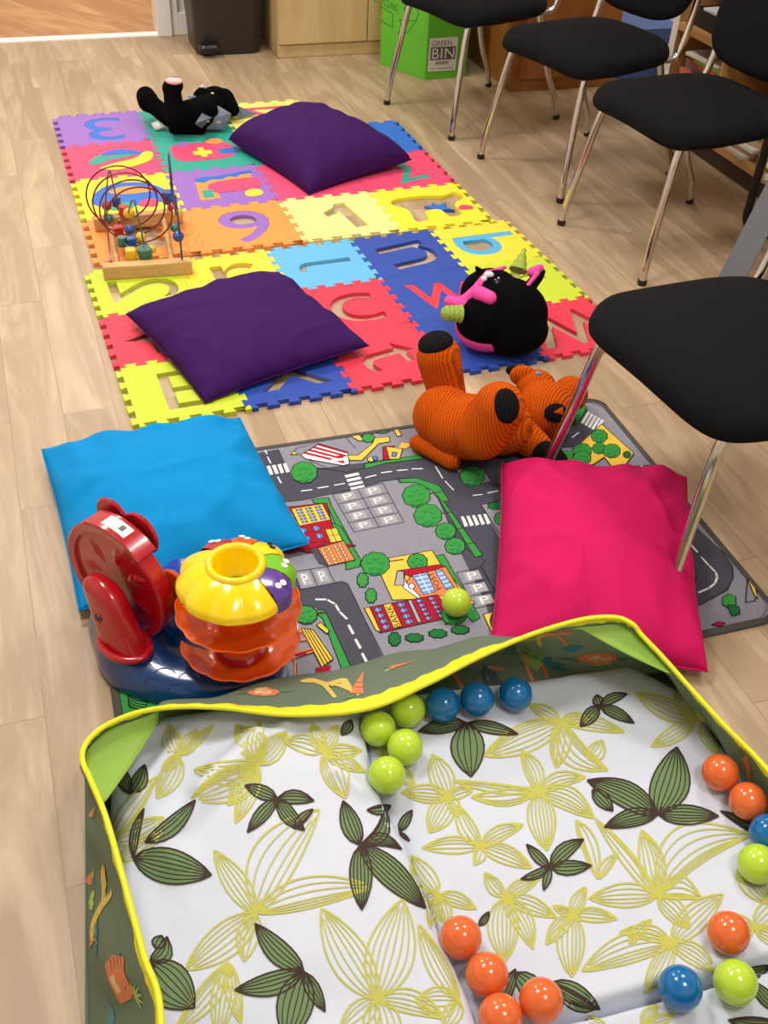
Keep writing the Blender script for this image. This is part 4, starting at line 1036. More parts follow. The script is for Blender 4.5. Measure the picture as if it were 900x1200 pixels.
mb = MB(); mb.ell(eyec+toc*.0045+Vector((.003, 0, .003)), (.004, .003, .002), rot_to(toc)); mb.ell(eyec+toc*.0045+Vector((-.006, 0, -.002)), (.0022, .002, .0015), rot_to(toc)); make('glint', mb, mat('painted_glint', (215, 160, 200), .3), e_)  # pale pink blobs stand in for the highlights on the eye
cone(Pt(566, 324, .18), Pt(558, 313, .205), .018, .004, plush, 'ear', dr, False)
soft('ear', [('cap', Pt(616, 342, .15), Pt(630, 325, .17), .02, .016), ('cap', Pt(630, 325, .17), Pt(637, 318, .176), .016, .007)], plush, dr, .003)
soft('ear_lining', [('cap', Pt(624, 319, .185), Pt(633, 314, .19), .015, .011), ('cap', Pt(614, 340, .180), Pt(630, 320, .192), .006, .007)], pink, dr, .002)
soft('foot', [('cap', Pt(618, 390, .05), Pt(622, 402, .035), .024, .018)], plush, dr, .003)
soft('foot', [('cap', Pt(585, 405, .03), Pt(581, 409, .026), .018, .014)], plush, dr, .003)

# black plush cat on its back
kt = root('plush_cat', 'black plush cat with shimmering grey-blue wings lying at the far mat edge', 'soft toy', (-.88, 4.42, .012))
soft('body', [('cap', Pt(212, 138, .073), Pt(238, 132, .077), .057, .061), ('cap', Pt(240, 128, .075), Pt(252, 122, .08), .055, .045), ('cap', Pt(206, 138, .09), Pt(202, 110, .17), .042, .034), ('cap', Pt(201, 104, .185), Pt(205, 100, .195), .036, .032),
              ('cap', Pt(198, 138, .06), Pt(178, 122, .095), .034, .034), ('cap', Pt(174, 119, .10), Pt(171, 113, .11), .042, .038), ('cap', Pt(205, 150, .03), Pt(234, 151, .03), .026, .026)], plush, kt, .005)
ch_ = soft('head', [(Pt(252, 118, .085), (.062, .055, .055)), ('cap', Pt(236, 108, .12), Pt(232, 112, .11), .02, .02), ('cap', Pt(262, 117, .08), Pt(272, 128, .06), .045, .03)], plush, kt, .005)
sc = Pt(204, 93, .22); toc = (CAM-sc); 
soft('sole', [(Pt(204, 95, .218), (.033, .024, .012), None)], mat('plush_palepink', (235, 190, 190), .8, bump=(300, .3)), kt, .003)
wingm = mat('wing_satin', (112, 122, 142), .3, var=.25, varscale=30, metal=.2); goldm = mat('gold_star', (190, 160, 90), .35, .4)
def wing(pts, name='wing', thick=.006, stars=()):
    P3 = [Pt(*p) for p in pts]; n_ = (P3[1]-P3[0]).cross(P3[2]-P3[0]).normalized(); mb = MB(); k_ = len(P3)
    if n_.dot(CAM-P3[0]) < 0: n_ = -n_
    cen = sum(P3, Vector())/k_
    mb.add([p+n_*thick/2 for p in P3]+[p-n_*thick/2 for p in P3]+[cen+n_*thick*1.4], [(i, (i+1) % k_, 2*k_) for i in range(k_)]+[list(range(k_, 2*k_))]+[(i, (i+1) % k_, (i+1) % k_+k_, i+k_) for i in range(k_)], 0, False)
    w_ = make(name, mb, wingm, kt)
    mb = MB()
    for sx, sy, r_ in stars:
        c_ = hitplane(sx, sy, cen+n_*thick*1.5, n_); X = n_.orthogonal().normalized(); Y = n_.cross(X)
        mb.poly([c_+(X*math.cos(PI*k/5)+Y*math.sin(PI*k/5))*(r_ if k % 2 == 0 else r_*.45) for k in range(10)])
    if stars: make('star', mb, goldm, w_, weld=False)
wing([(229, 145, .09), (246, 119, .10), (271, 134, .075), (262, 151, .03), (239, 151, .03)], stars=[(243, 142, .012), (256, 143, .012), (250, 130, .01)])
wing([(262, 104, .11), (266, 105, .11), (277, 124, .05), (302, 134, .02), (280, 138, .02), (268, 128, .06)], stars=[(281, 132, .01), (293, 133, .008)])
bpy.context.view_layer.update(); mb = MB(); mb.ell(surf(ch_, 249, 110)[0], (.007, .005, .006)); make('eye', mb, mat('eye_yellow', (240, 225, 90), .3), kt)
mb = MB(); mb.ell(Pt(237, 101.5, .14), (.011, .008, .006)); make('nose', mb, mat('nose_pink', (235, 195, 195), .5), kt)
mb = MB(); 
for dx in (-3, 0, 3): mb.ell(Pt(225+dx, 113.5, .125), (.006, .005, .004))
make('collar_gem', mb, mat('gem_blue', (110, 140, 190), .2), kt)
mb = MB(); mb.poly([Pt(177, 145, .035), Pt(182, 153, .018), Pt(193, 149, .03), Pt(190, 139, .055)]); tg = make('care_tag', mb, mat('tag_white', (225, 225, 222), .6), kt, solid=.0015, weld=False)

# ------------------------------------------------------------------ bead maze
bw = wood('maze_pine', (196, 148, 90), (222, 182, 124), stretch=20, rough=.5, axis='X')
mz = root('bead_maze', 'wooden bead maze with looping red, green and blue wires on the foam mat', 'bead maze', gp(170, 300, TOP), 0)
fl, fr_, bl_, br_ = gp(122, 329, TOP), gp(226, 322, TOP), gp(112, 272, TOP), gp(215, 262, TOP)
def bar(a, b, w_, h, name='base_bar'):
    a, b = Vector(a), Vector(b); d = (b-a); L = d.length; d.normalize(); s_ = Vector((-d.y, d.x, 0)); mb = MB()
    mb.box((a+b)/2+s_*w_/2+Vector((0, 0, h/2+.0004)), (L, w_, h), ax=(d, s_, Z)); return make(name, mb, bw, mz, bevel=.003)
bar(fl, fr_, .035, .042); bar(bl_, br_, .035, .042)
for f_ in (.17, .78):
    a = fl.lerp(fr_, f_)+Vector((0, 0, .021)); b = bl_.lerp(br_, f_)+Vector((0, 0, .021)); mb = MB(); mb.tube([a+(b-a)*.1, b], .009, 14); make('cross_rail', mb, bw, mz)
wr = lambda n_, c: mat(n_, c, .35, .1, coat=.4)
redw, grnw, bluw = wr('wire_red', (120, 16, 28)), wr('wire_green', (38, 92, 72)), wr('wire_blue', (36, 50, 110))
# red corkscrew: turns in the plane across the frame, its axis running from the back bar to the front bar
ax0, ax1 = gp(135, 225, .14), gp(166, 257, .14)
cr = (fr_-fl).normalized(); turns = 3.72; pts = []
pts.append(gp(122, 262, .05)); 
for k in range(240):
    t_ = k/239; c_ = ax0.lerp(ax1, t_); th = -PI/2 - 2*PI*3.75*t_
    pts.append(c_ - cr*(math.cos(th)*.102) + Z*(math.sin(th)*.094))
end = gp(130, 310, .054)
p_end = pts[-1]; pts = [pts[1]-Z*.02, pts[1]-Z*.008] + pts[1:] + [p_end.lerp(end, .3), p_end.lerp(end, .7), end-Z*.012]
mb = MB(); mb.tube(pts, .0026, 8); make('red_wire', mb, redw, mz)
def arch(a, top, b, m_, name):
    mb = MB(); P = catmull([a, Vector(a).lerp(Vector(top), .55)+Vector((0, 0, .012)), top, Vector(b).lerp(Vector(top), .55)+Vector((0, 0, .012)), b], 10); mb.tube(P, .0026, 8); make(name, mb, m_, mz); return P
arch(gp(122, 262, .05), gp(128, 200, .195), gp(141, 252, .05), grnw, 'green_wire')
arch(gp(149, 256, .07), gp(157, 235, .19), gp(171, 298, .048), grnw, 'green_wire')
# blue wavy wire seen edge-on along the right side
a, b = br_.lerp(bl_, .12)+Vector((.0, 0.02, .045)), fr_.lerp(fl, .12)+Vector((0, .015, .045))
P = catmull([a, a.lerp(b, .05)+Z*.17, a.lerp(b, .2)+Z*.20, a.lerp(b, .35)+Z*.12, a.lerp(b, .5)+Z*.06, a.lerp(b, .64)+Z*.1, a.lerp(b, .8)+Z*.17, a.lerp(b, .94)+Z*.12, b], 8)
mb = MB(); mb.tube(P, .0028, 8); make('blue_wire', mb, bluw, mz)
mb = MB(); mb.tube(catmull([gp(135, 268, .052), gp(146, 285, .066), gp(155, 290, .066), gp(170, 285, .06), gp(178, 300, .052)], 8), .0026, 8); make('green_wire', mb, grnw, mz)
bead = lambda n_, c: mat('bead_'+n_, c, .32, coat=.35)
BC = dict(red=(178, 28, 36), green=(44, 108, 84), blue=(34, 78, 150), yellow=(232, 186, 32))
def bead_obj(px, py, z, kind, c, r_=.0135):
    q = gp(px, py, z); mb = MB(); r_ = r_*1.22
    if kind == 's': mb.ell(q, (r_, r_, r_*.95), n=24, m=16)
    elif kind == 'c': mb.box(q, (r_*1.7,)*3, ax=(EX, EY, Z))
    elif kind == 'y': mb.lathe([(0, -r_), (r_*.9, -r_), (r_*1.0, -r_*.8), (r_, r_*.8), (r_*.9, r_), (0, r_)], 24, q)
    elif kind == 'cup': mb.lathe([(0, -r_), (r_*.85, -r_), (r_*1.15, r_*.7), (r_*1.05, r_*.95), (0, r_*.95)], 24, q)
    make('bead', mb, bead(c, BC[c]), mz, bevel=.002 if kind == 'c' else 0)
for a_ in [(125, 241, .085, 's', 'red'), (127, 256, .06, 's', 'green'), (145, 247, .085, 'y', 'red'), (151, 250, .095, 's', 'yellow', .015), (139, 270, .062, 'c', 'red'), (152, 269, .07, 's', 'blue'), (143, 283, .062, 'y', 'green', .012), (154, 283, .064, 'c', 'blue'), (165, 278, .07, 's', 'yellow'),
           (153, 297, .062, 'c', 'yellow', .0145), (170, 298, .06, 'cup', 'green', .0165), (178, 292, .055, 's', 'yellow', .011), (197, 231, .10, 'y', 'blue', .016), (202, 243, .085, 's', 'red', .0135), (207, 250, .078, 's', 'yellow', .0135), (205, 267, .085, 's', 'green', .0125), (209, 277, .085, 's', 'blue', .0145), (136, 236, .09, 'y', 'blue', .012), (141, 243, .07, 's', 'blue', .011)]: bead_obj(*a_)

# ------------------------------------------------------------------ ball drop toy
def gloss(n_, c, r=.22): return mat('toy_'+n_, c, r, coat=.5, spec=.5)
tb, tr_, ty, to, tg_, tp = gloss('blue', (8, 62, 118)), gloss('red', (176, 10, 26)), gloss('yellow', (252, 214, 0)), gloss('orange', (240, 96, 0), .28), gloss('green', (120, 190, 40)), gloss('purple', (92, 60, 150))
RB = .0088
ty_r = root('ball_drop_toy', 'plastic ball drop toy with blue base, red wheel and stacked yellow and orange dishes', 'toy', (-.36, 1.3, RB))
mb = MB(); outl = [gp(x, y, .03) for x, y in ((104, 722), (109, 752), (118, 780), (140, 802), (185, 817), (240, 824), (292, 816), (326, 792), (330, 762), (300, 735), (240, 712), (180, 690), (130, 690))]
outl = catmull([Vector((p.x, p.y, 0)) for p in outl], 6, closed=True); cen = sum(outl, Vector())/len(outl)
lv = [(1.0, 0), (1.01, .006), (1.0, .016), (.965, .032), (.90, .044), (.78, .051), (.6, .054), (.3, .055), (0.0, .055)]
vs = []; n_ = len(outl)
for sc_, z_ in lv[:-1]:
    for p in outl: q = cen+(p-cen)*sc_; hump = .036*math.exp(-((q.x+.47)**2+(q.y-1.33)**2)/.006)*smoothstep(0, .06, z_); vs.append((q.x, q.y, RB+z_+hump))
vs.append((cen.x, cen.y, RB+.055))
mb.add(vs, [(j*n_+k, j*n_+(k+1) % n_, (j+1)*n_+(k+1) % n_, (j+1)*n_+k) for j in range(len(lv)-2) for k in range(n_)]+[((len(lv)-2)*n_+k, (len(lv)-2)*n_+(k+1) % n_, len(vs)-1) for k in range(n_)]+[list(range(n_))[::-1]], 0, True)
base = make('base', mb, tb, ty_r, sharp=180)
bpy.context.view_layer.update(); mb = MB()   # moulded waves along the front of the base
for cx_, cy_ in ((165, 783), (193, 792), (222, 797), (146, 770), (180, 804), (210, 810)):
    pts_ = [surf(base, cx_+13*math.cos(t_), cy_-9*math.sin(t_), .0004)[0] for t_ in np.linspace(.3, PI-.3, 12)]
    mb.tube(pts_, .0011, 6)
make('moulded_waves', mb, tb, base)
# wheel
hv = gp(185, 714, .17)-gp(133, 682, .17); wr_ = .122; hv.z = 0; hv.normalize(); nv = hv.cross(Z); nv.normalize()
if nv.dot(CAM-Vector((-.47, 1.35, .17))) < 0: nv = -nv
wc = gp(133, 682, .172)
WAX = (hv, Z, -nv)     # +third axis runs away from the camera side
mb = MB(); mb.lathe([(0, .008), (.100, .008), (.104, .002), (wr_-.004, 0), (wr_, .003), (wr_, .030), (wr_-.004, .034), (.0, .034)], 72, wc, ax=WAX); wheel = make('wheel', mb, tr_, ty_r)
mb = MB()
for k in range(7):
    a_ = 2*PI*k/7+.5; d_ = hv*math.cos(a_)+Z*math.sin(a_); s_ = hv*-math.sin(a_)+Z*math.cos(a_)
    P_ = [wc+nv*(-.008)+d_*(.035+.055*t_)+s_*(.014*math.sin(PI*t_)*e) for e in (1, -1) for t_ in (np.linspace(0, 1, 8) if e == 1 else np.linspace(1, 0, 8))]
    cc2 = sum(P_, Vector())/len(P_)+nv*.006; mb.add(P_+[cc2], [(i, (i+1) % len(P_), len(P_)) for i in range(len(P_))], 0, True)
make('wheel_relief', mb, tr_, wheel, weld=False)
for t0_, t1_ in ((.28*PI, .62*PI),):
    mb = MB(); mb.lathe([(wr_-.002, -.003), (wr_+.006, -.003), (wr_+.006, .040), (wr_-.002, .040), (wr_-.002, -.003)], 16, wc, ax=WAX, arc=(t0_+.0*PI, t1_+.02*PI), smooth=False); make('rim_cover', mb, tr_, wheel, bevel=.001)
mb = MB(); mb.lathe([(wr_+.0068, .006), (wr_+.0068, .032)], 8, wc, ax=WAX, arc=(.40*PI, .54*PI)); make('sticker', mb, mat('sticker_white', (235, 232, 230), .4), wheel)
mb = MB(); mb.lathe([(wr_+.0074, .014), (wr_+.0074, .026)], 4, wc, ax=WAX, arc=(.43*PI, .455*PI)); make('sticker_print', mb, ink, wheel)
# coloured petals on the far side of the wheel
for k, (pc, a_) in enumerate(((tr_, .62*PI), (tr_, .40*PI), (to, .02*PI), (gloss('royal', (0, 60, 170)), -.28*PI))):
    d_ = hv*math.cos(a_)+Z*math.sin(a_); mb = MB(); pc_ = wc - nv*.052 + d_*.105
    mb.lathe([(0, -.004), (.039, -.004), (.042, 0), (.039, .004), (0, .004)], 28, pc_, ax=WAX); make('petal', mb, pc, wheel)
# support post in front
mb = MB(); pb_ = gp(146, 752, RB+.075); pt_ = wc+nv*.030
def post(u, v):
    th = 2*PI*u; z_ = v; zz_ = pb_.z-.006+(pt_.z+.035-(pb_.z-.006))*v; w_ = (.050*(1-.15*v))*math.sqrt(max(0, 1-max(0, (v-.72)/.28)**2)); d_ = .030*(1-.3*v)*math.sqrt(max(0, 1-max(0, (v-.80)/.20)**2))
    cp = Vector((pb_.x, pb_.y, 0)).lerp(Vector((pt_.x, pt_.y, 0)), v); c, s = math.cos(th), math.sin(th); p_ = .7
    return cp + hv*(w_*abs(c)**p_*(1 if c > 0 else -1)) + nv*(d_*abs(s)**p_*(1 if s > 0 else -1)) + Z*zz_
mb.grid(post, 36, 30, cu=True); ps = make('wheel_post', mb, tr_, ty_r, sharp=180)
mb = MB(); el = [Vector((pb_.x, pb_.y, pb_.z-.004))+hv*(.052*math.cos(t_))+nv*(.036*math.sin(t_)) for t_ in np.linspace(0, 2*PI, 40)[:-1]]; mb.tube(el, .0075, 10, closed=True); make('post_collar', mb, tr_, ps)
hole = pb_.lerp(pt_, .62)+nv*.0245+Z*.002; mb = MB(); mb.lathe([(0, .0), (.0075, 0), (.009, .0015), (.0085, .004), (.0, .003)], 20, hole, ax=(hv, Z, nv)); make('screw_hole', mb, mat('toy_darkred', (70, 6, 12), .4), ps)
hole = pb_.lerp(pt_, .9)+nv*.020+Z*.008; mb = MB(); mb.lathe([(0, .0), (.004, 0), (.0048, .0015), (.0, .003)], 16, hole, ax=(hv, Z, nv)); make('screw_hole', mb, mat('toy_darkred', (70, 6, 12), .4), ps)
# tower
ac = Vector((-.247, 1.291, RB))
def scal(nf, amp, j0=3):
    return lambda r_, z_, th, j: (r_+amp*smoothstep(.06, .10, r_)*abs(math.cos(nf*th/2))**1.0, z_)
mb = MB(); mb.lathe([(.0, .02), (.040, .02), (.040, .20), (0, .20)], 40, ac); make('column', mb, to, ty_r)
mb = MB(); mb.lathe([(.040, .082), (.047, .074), (.048, .0655), (.040, .0655)], 40, ac); make('red_collar', mb, tr_, ty_r)
def dish(z_, R_, arc, nm, dep=.034):
    mb = MB(); mb.lathe([(.040, z_-dep), (.052, z_-dep), (.068, z_-dep*.82), (.088, z_-dep*.42), (R_-.002, z_-.001), (R_, z_), (R_-.0012, z_-.0035), (.088, z_-dep*.42-.004), (.068, z_-dep*.82-.004), (.040, z_-dep-.004)], 96, ac, fn=scal(14, .0035), arc=arc)
    o = make(nm, mb, to, ty_r, sharp=60)
    a0, a1 = arc or (0, 2*PI); n_ = 140; f_ = scal(14, .0035); rimp = []
    for k in range(n_ if arc is None else n_+1):
        th = a0+(a1-a0)*k/n_; r_, z2 = f_(R_, z_, th, 0); rimp.append(ac+Vector((r_*math.cos(th), r_*math.sin(th), z2)))
    mb = MB(); mb.tube(rimp, .0018, 8, closed=arc is None); make('dish_edge', mb, to, o); return o
dish(.172, .107, None, 'upper_dish', .036); dish(.095, .104, (-PI*.94, PI*.62), 'lower_dish', .032)
cap_a = (math.radians(142), math.radians(322))
mb = MB(); fl_ = lambda r_, z_, th, j: (r_+(.006*(r_-.045)/.06)*abs(math.sin((th-cap_a[0])*10/2*1.0)) if r_ > .046 else r_, z_+(.005*(r_-.045)/.06)*abs(math.sin((th-cap_a[0])*5)) if r_ > .046 else z_)
mb.lathe([(.045, .274), (.055, .271), (.070, .263), (.086, .251), (.094, .243), (.098, .238), (.099, .226), (.097, .226), (.092, .235), (.07, .25), (.045, .26)], 120, ac, fn=fl_, arc=cap_a); make('cap', mb, ty, ty_r, sharp=60)
mb = MB(); mb.lathe([(.0515, .258), (.052, .270), (.0505, .278), (.045, .282), (.040, .279), (.0375, .272), (.0365, .205), (.0362, .205)], 64, ac); make('funnel_ring', mb, ty, ty_r, sharp=180)
mb = MB(); mb.lathe([(.0, .2105), (.0366, .2105), (.0366, .2115), (.0, .218)], 40, ac); make('funnel_floor', mb, tg_, ty_r)
for k, c_ in enumerate((tr_, to, ty, tg_, tp)):
    a1 = 142-36*k; a0 = a1-36; am = math.radians((a0+a1)/2); mb = MB()
    pr = [(.047, .272), (.07, .266), (.088, .257), (.100, .247), (.104, .236), (.102, .216), (.05, .21)]
    mb.lathe(pr, 16, ac, arc=(math.radians(a0+1), math.radians(a1-1)), fn=lambda r_, z_, th, j: (r_*(1-.10*((th-am)/math.radians(18))**2*smoothstep(.07, .11, r_)), z_)); pt2 = make('button', mb, c_, ty_r, sharp=50)
    mb = MB(); X = Vector((math.cos(am), math.sin(am), 0)); Y = Vector((-X.y, X.x, 0)); cc3 = ac+X*.083+Z*.2598
    for s_ in (0, 1):
        mb.lathe([(0, 0), (.0055, 0), (.006, .0003), (.0, .0005)], 14, cc3+Y*(s_*.010-.005)+X*(s_*.004), ax=((X-Z*.42).normalized(), Y, (Z+X*.42).normalized()))
    make('button_icon', mb, mat('icon_black', (20, 20, 20), .5) if k == 2 else mat('icon_white', (235, 225, 228), .9), pt2)
# blue flower dish beside the wheel
bc = gp(217, 684, RB+.10); mb = MB(); mb.lathe([(.0, .0), (.02, .001), (.04, .012), (.046, .022), (.044, .022), (.02, .006), (0, .004)], 60, bc, fn=lambda r_, z_, th, j: (r_*(1+.10*abs(math.cos(3*th))), z_)); mb.tube([bc, bc-Z*.05], .014, 16); make('blue_flower', mb, gloss('royal', (0, 60, 170)), ty_r)
mb = MB(); kn = ac+Vector((-.098, .012, .158)); mb.box(kn, (.03, .024, .01)); mb.ell(kn+Z*.008, (.008, .008, .006)); make('gate_lever', mb, [ty], ty_r, bevel=.002)
hp = gp(326, 790, RB+.03); mb = MB(); mb.tube([hp+Vector((.018*math.cos(t_), .004*math.sin(t_), .026*math.sin(t_))) for t_ in np.linspace(0, 2*PI, 30)[:-1]], .0025, 8, closed=True); make('clear_hoop', mb, mat('clear_plastic', (225, 230, 240), .05, trans=.9), ty_r)

# ------------------------------------------------------------------ ball pit
BLc, BRc = Vector((-.49, 1.09, 0)), Vector((.56, 1.345, 0)); dn = Vector((.25, -.968, 0)).normalized()
FRc, FLc = BRc+Vector((.30, -.954, 0)).normalized()*.95, BLc+dn*.95
def bp_(side, f): 
    A_, B_ = ((BLc, BRc), (BRc, FRc), (FRc, FLc), (FLc, BLc))[side]; return A_.lerp(B_, f)
ST = []  # base, mid, rim
def st(side, f, rim, mid=None):
    b = bp_(side, f); r_ = gp(*rim) if isinstance(rim, tuple) else rim
    # the fabric stands on the base and leans in to the rim
    b = b+Vector((0, 0, .0095 if b.y > 1.05 and b.x < .7 else .002))
    mid = gp(*mid) if mid else b.lerp(r_, .45)
    ST.append((b, mid, r_))
st(0, .02, (101, 872, .24)); st(0, .07, (122, 852, .235)); st(0, .14, (160, 836, .215)); st(0, .23, (205, 829, .19), (205, 829, .09)); st(0, .32, (262, 830, .17), (258, 818, .07)); st(0, .42, (340, 838, .155), (330, 799, .07)); st(0, .52, (430, 831, .165), (425, 778, .07))
st(0, .62, (500, 802, .19), (500, 764, .07)); st(0, .70, (560, 771, .21), (562, 754, .08)); st(0, .78, (620, 745, .23), (630, 760, .10)); st(0, .87, (680, 727, .245)); st(0, .94, (720, 724, .25)); st(0, .985, (741, 732, .25))
st(1, .03, (752, 745, .238)); st(1, .12, (776, 770, .225)); st(1, .22, (808, 806, .205)); st(1, .34, (850, 852, .19)); st(1, .46, (903, 907, .18))
rfr = FRc+Vector((-.07, .06, .26)); rfl = FLc+Vector((.08, .08, .27)); re = ST[-1][2]
st(1, .7, re.lerp(rfr, .5)); st(1, .95, rfr+Vector((-.01, .06, 0))); st(2, .05, rfr+Vector((-.07, -.02, 0))); st(2, .5, (rfr+rfl)/2+Vector((0, .03, 0))); st(2, .95, rfl+Vector((.05, -.02, 0))); st(3, .05, rfl+Vector((-.01, .05, 0)))
st(3, .42, (189, 1200, .26)); st(3, .55, (168, 1118, .258)); st(3, .70, (143, 1025, .255)); st(3, .82, (124, 958, .25)); st(3, .92, (107, 916, .247)); st(3, .98, (97, 892, .243))
NSUB = 12
Bd = catmull([s[0] for s in ST], NSUB, True); Md = catmull([s[1] for s in ST], NSUB, True); Rd = catmull([s[2] for s in ST], NSUB, True); NU = len(Bd)
def WP(u, h):
    """u in stations (0..NU), h 0..1"""
    i = int(math.floor(u)) % NU; j = (i+1) % NU; t = u-math.floor(u)
    b, m_, r_ = Bd[i].lerp(Bd[j], t), Md[i].lerp(Md[j], t), Rd[i].lerp(Rd[j], t); hm = .45
    l0 = (h-hm)*(h-1)/(hm); l1 = h*(h-1)/(hm*(hm-1)); l2 = h*(h-hm)/(1-hm)
    p = b*l0+m_*l1+r_*l2
    wv = .0045*math.sin(u*.31+h*4)*math.sin(PI*h)+.004*noise.noise(Vector((u*.11, h*3, 1)))*math.sin(PI*h)
    c = Vector((.1, .75, .1)); o_ = (p-c); o_.z = 0; return p+o_.normalized()*wv*1.2
pit = root('ball_pit', 'pop-up fabric ball pit with yellow rim and jungle animal print on green walls', 'ball pit', ((BLc+FRc)/2).to_tuple())
fabm = mat('pit_fabric', (142, 160, 136), .6, bump=(1200, .2, .0003), spec=.3)
mb = MB(); mb.grid(lambda a, b: WP(a*NU, b*.985), NU, 14, cu=True); wl = make('side_wall', mb, fabm, pit, sharp=180, solid=.0012)
yel = mat('pit_yellow', (232, 226, 20), .45, bump=(60, .5, .003)); 
mb = MB(); mb.tube([WP(k, 1.0)+Z*.001 for k in range(NU)], .0042, 10, closed=True)
for off_ in (1, -1):
    def band(a, b, off_=off_):
        u = a*NU; h = 1-.052*b-.004*math.sin(u*1.9)*b; p = WP(u, h); t_ = (WP(u+.5, h)-WP(u-.5, h)).normalized(); up_ = (WP(u, min(1, h+.03))-WP(u, h-.03)).normalized(); n_ = t_.cross(up_); return p+n_*off_*(.0022+.0012*math.sin(u*.9+b))
    mb.grid(band, NU, 3, cu=True)
make('rim', mb, yel, pit, sharp=180)
floor_poly = [Bd[k] for k in range(NU)]
mb = MB(); cb_ = sum(floor_poly, Vector())/NU
mb.add([(p.x, p.y, .0100) for p in floor_poly]+[(p.x, p.y, .0115) for p in floor_poly], [list(range(NU))[::-1], list(range(NU, 2*NU))]+[(k, (k+1) % NU, (k+1) % NU+NU, k+NU) for k in range(NU)]); make('ground_sheet', mb, fabm, pit)
limef = mat('pit_lime_mesh', (184, 222, 104), .55, bump=(800, .3, .0004))
for fm_ in (fabm, limef):
    nt = fm_.node_tree; bs = nt.nodes['Principled BSDF']; ou = [n for n in nt.nodes if n.type == 'OUTPUT_MATERIAL'][0]
    tl = nt.nodes.new('ShaderNodeBsdfTranslucent'); tl.inputs['Color'].default_value = bs.inputs['Base Color'].default_value; mx = nt.nodes.new('ShaderNodeMixShader'); mx.inputs[0].default_value = .5
    nt.links.new(bs.outputs[0], mx.inputs[1]); nt.links.new(tl.outputs[0], mx.inputs[2]); nt.links.new(mx.outputs[0], ou.inputs['Surface'])
def nearest_u(px, py):
    best = None
    for k in range(NU):
        p = WP(k, 1.0); d_ = (p-CAM); w_ = d_.dot(FW)
        if w_ <= 0: continue
        x = 450+FPX*d_.dot(RT)/w_; y = 600-FPX*d_.dot(UP)/w_; e = (x-px)**2+(y-py)**2
        if best is None or e < best[0]: best = (e, k)
    return best[1]
def pocket(ua, ub, A_, B_, name='corner_pocket'):
    n_ = 24; ks = [ua+(ub-ua)*i/n_ for i in range(n_+1)]
    def fn(a, b):
        r_ = WP(ks[int(round(a*n_))], .93); c_ = A_.lerp(B_, a)+Vector((0, 0, -.004*math.sin(PI*a)))
        inn = Vector((.1, .75, .1))-r_; inn.z = 0; r_ = r_+inn.normalized()*.006
        p = r_.lerp(c_, b); return p-Z*.006*math.sin(PI*b)*math.sin(PI*a)
    mb = MB(); mb.grid(fn, n_, 8); o = make(name, mb, limef, pit, sharp=180, solid=.001)
    mb = MB(); mb.tube([fn(i/n_, 1) for i in range(n_+1)], .0018, 6); make('pocket_hem', mb, limef, o)
u_a, u_b = nearest_u(186, 832), nearest_u(119, 942)
pocket(u_a, u_b-NU, gp(184, 846, .17), gp(123, 938, .235))
pocket(nearest_u(668, 730), nearest_u(788, 784), gp(683, 737, .225), gp(783, 788, .215))
# corner tape running down the inside of the right back corner
mb = MB(); kc = 12.4*NSUB
mb.tube([WP(kc, h) + (Vector((.1, .75, 0))-Vector((WP(kc, h).x, WP(kc, h).y, 0))).normalized()*.004 for h in np.linspace(.03, .9, 10)], .0035, 8); make('corner_tape', mb, mat('tape_olive', (150, 140, 40), .6), pit)
# printed jungle on the walls
jc = ['j_green', 'j_orange', 'j_yellow', 'j_teal', 'j_dark', 'j_lime', 'j_cream']
jm = [mat('print_'+n_, c, .65) for n_, c in zip(jc, ((92, 126, 84), (216, 124, 76), (212, 186, 88), (62, 128, 132), (58, 78, 72), (160, 184, 86), (226, 194, 150)))]
pr_ = MB()
def flush(nm):
    global pr_
    make(nm, pr_, jm, pit, weld=False, sharp=180); pr_ = MB()
def find_uh(px, py, side):
    best = None
    for k in range(0, NU, 2):
        for h in np.linspace(.05, .9, 18):
            p = WP(k, h); d_ = (p-CAM); w_ = d_.dot(FW)
            if w_ <= .2: continue
            x = 450+FPX*d_.dot(RT)/w_; y = 600-FPX*d_.dot(UP)/w_; e = (x-px)**2+(y-py)**2
            if best is None or e < best[0]: best = (e, k, h)
    return best[1], best[2]
def stamp(u0, h0, size, shapes, rot=0, flip=False):
    p0 = WP(u0, h0); Lu = (WP(u0+2, h0)-WP(u0-2, h0)).length/4; Lh = (WP(u0, h0+.05)-WP(u0, h0-.05)).length/.1
    c, s = math.cos(rot), math.sin(rot)
    for col, pts in shapes:
        cx = sum(p[0] for p in pts)/len(pts); cy = sum(p[1] for p in pts)/len(pts)
        fine = []
        for a, b in zip(pts, pts[1:]+pts[:1]):
            for k in range(3): fine.append((a[0]+(b[0]-a[0])*k/3, a[1]+(b[1]-a[1])*k/3))
        for sd_ in (1, -1):
            def mp3(x, y):
                if flip: x = -x
                X, Y = (c*x-s*y)*size, (s*x+c*y)*size; u, h = u0+X/Lu, h0+Y/Lh; h = max(.02, min(.93, h)); p = WP(u, h)
                n_ = (WP(u+.6, h)-WP(u-.6, h)).cross(WP(u, h+.02)-WP(u, h-.02)).normalized(); return p+n_*sd_*.0017
            V = [mp3(x, y) for x, y in fine]; M_ = [mp3((x+cx)/2, (y+cy)/2) for x, y in fine]; n2_ = len(V)
            pr_.add(V+M_+[mp3(cx, cy)], [(i, (i+1) % n2_, (i+1) % n2_+n2_, i+n2_) for i in range(n2_)]+[(i+n2_, (i+1) % n2_+n2_, 2*n2_) for i in range(n2_)], jc.index(col), True)
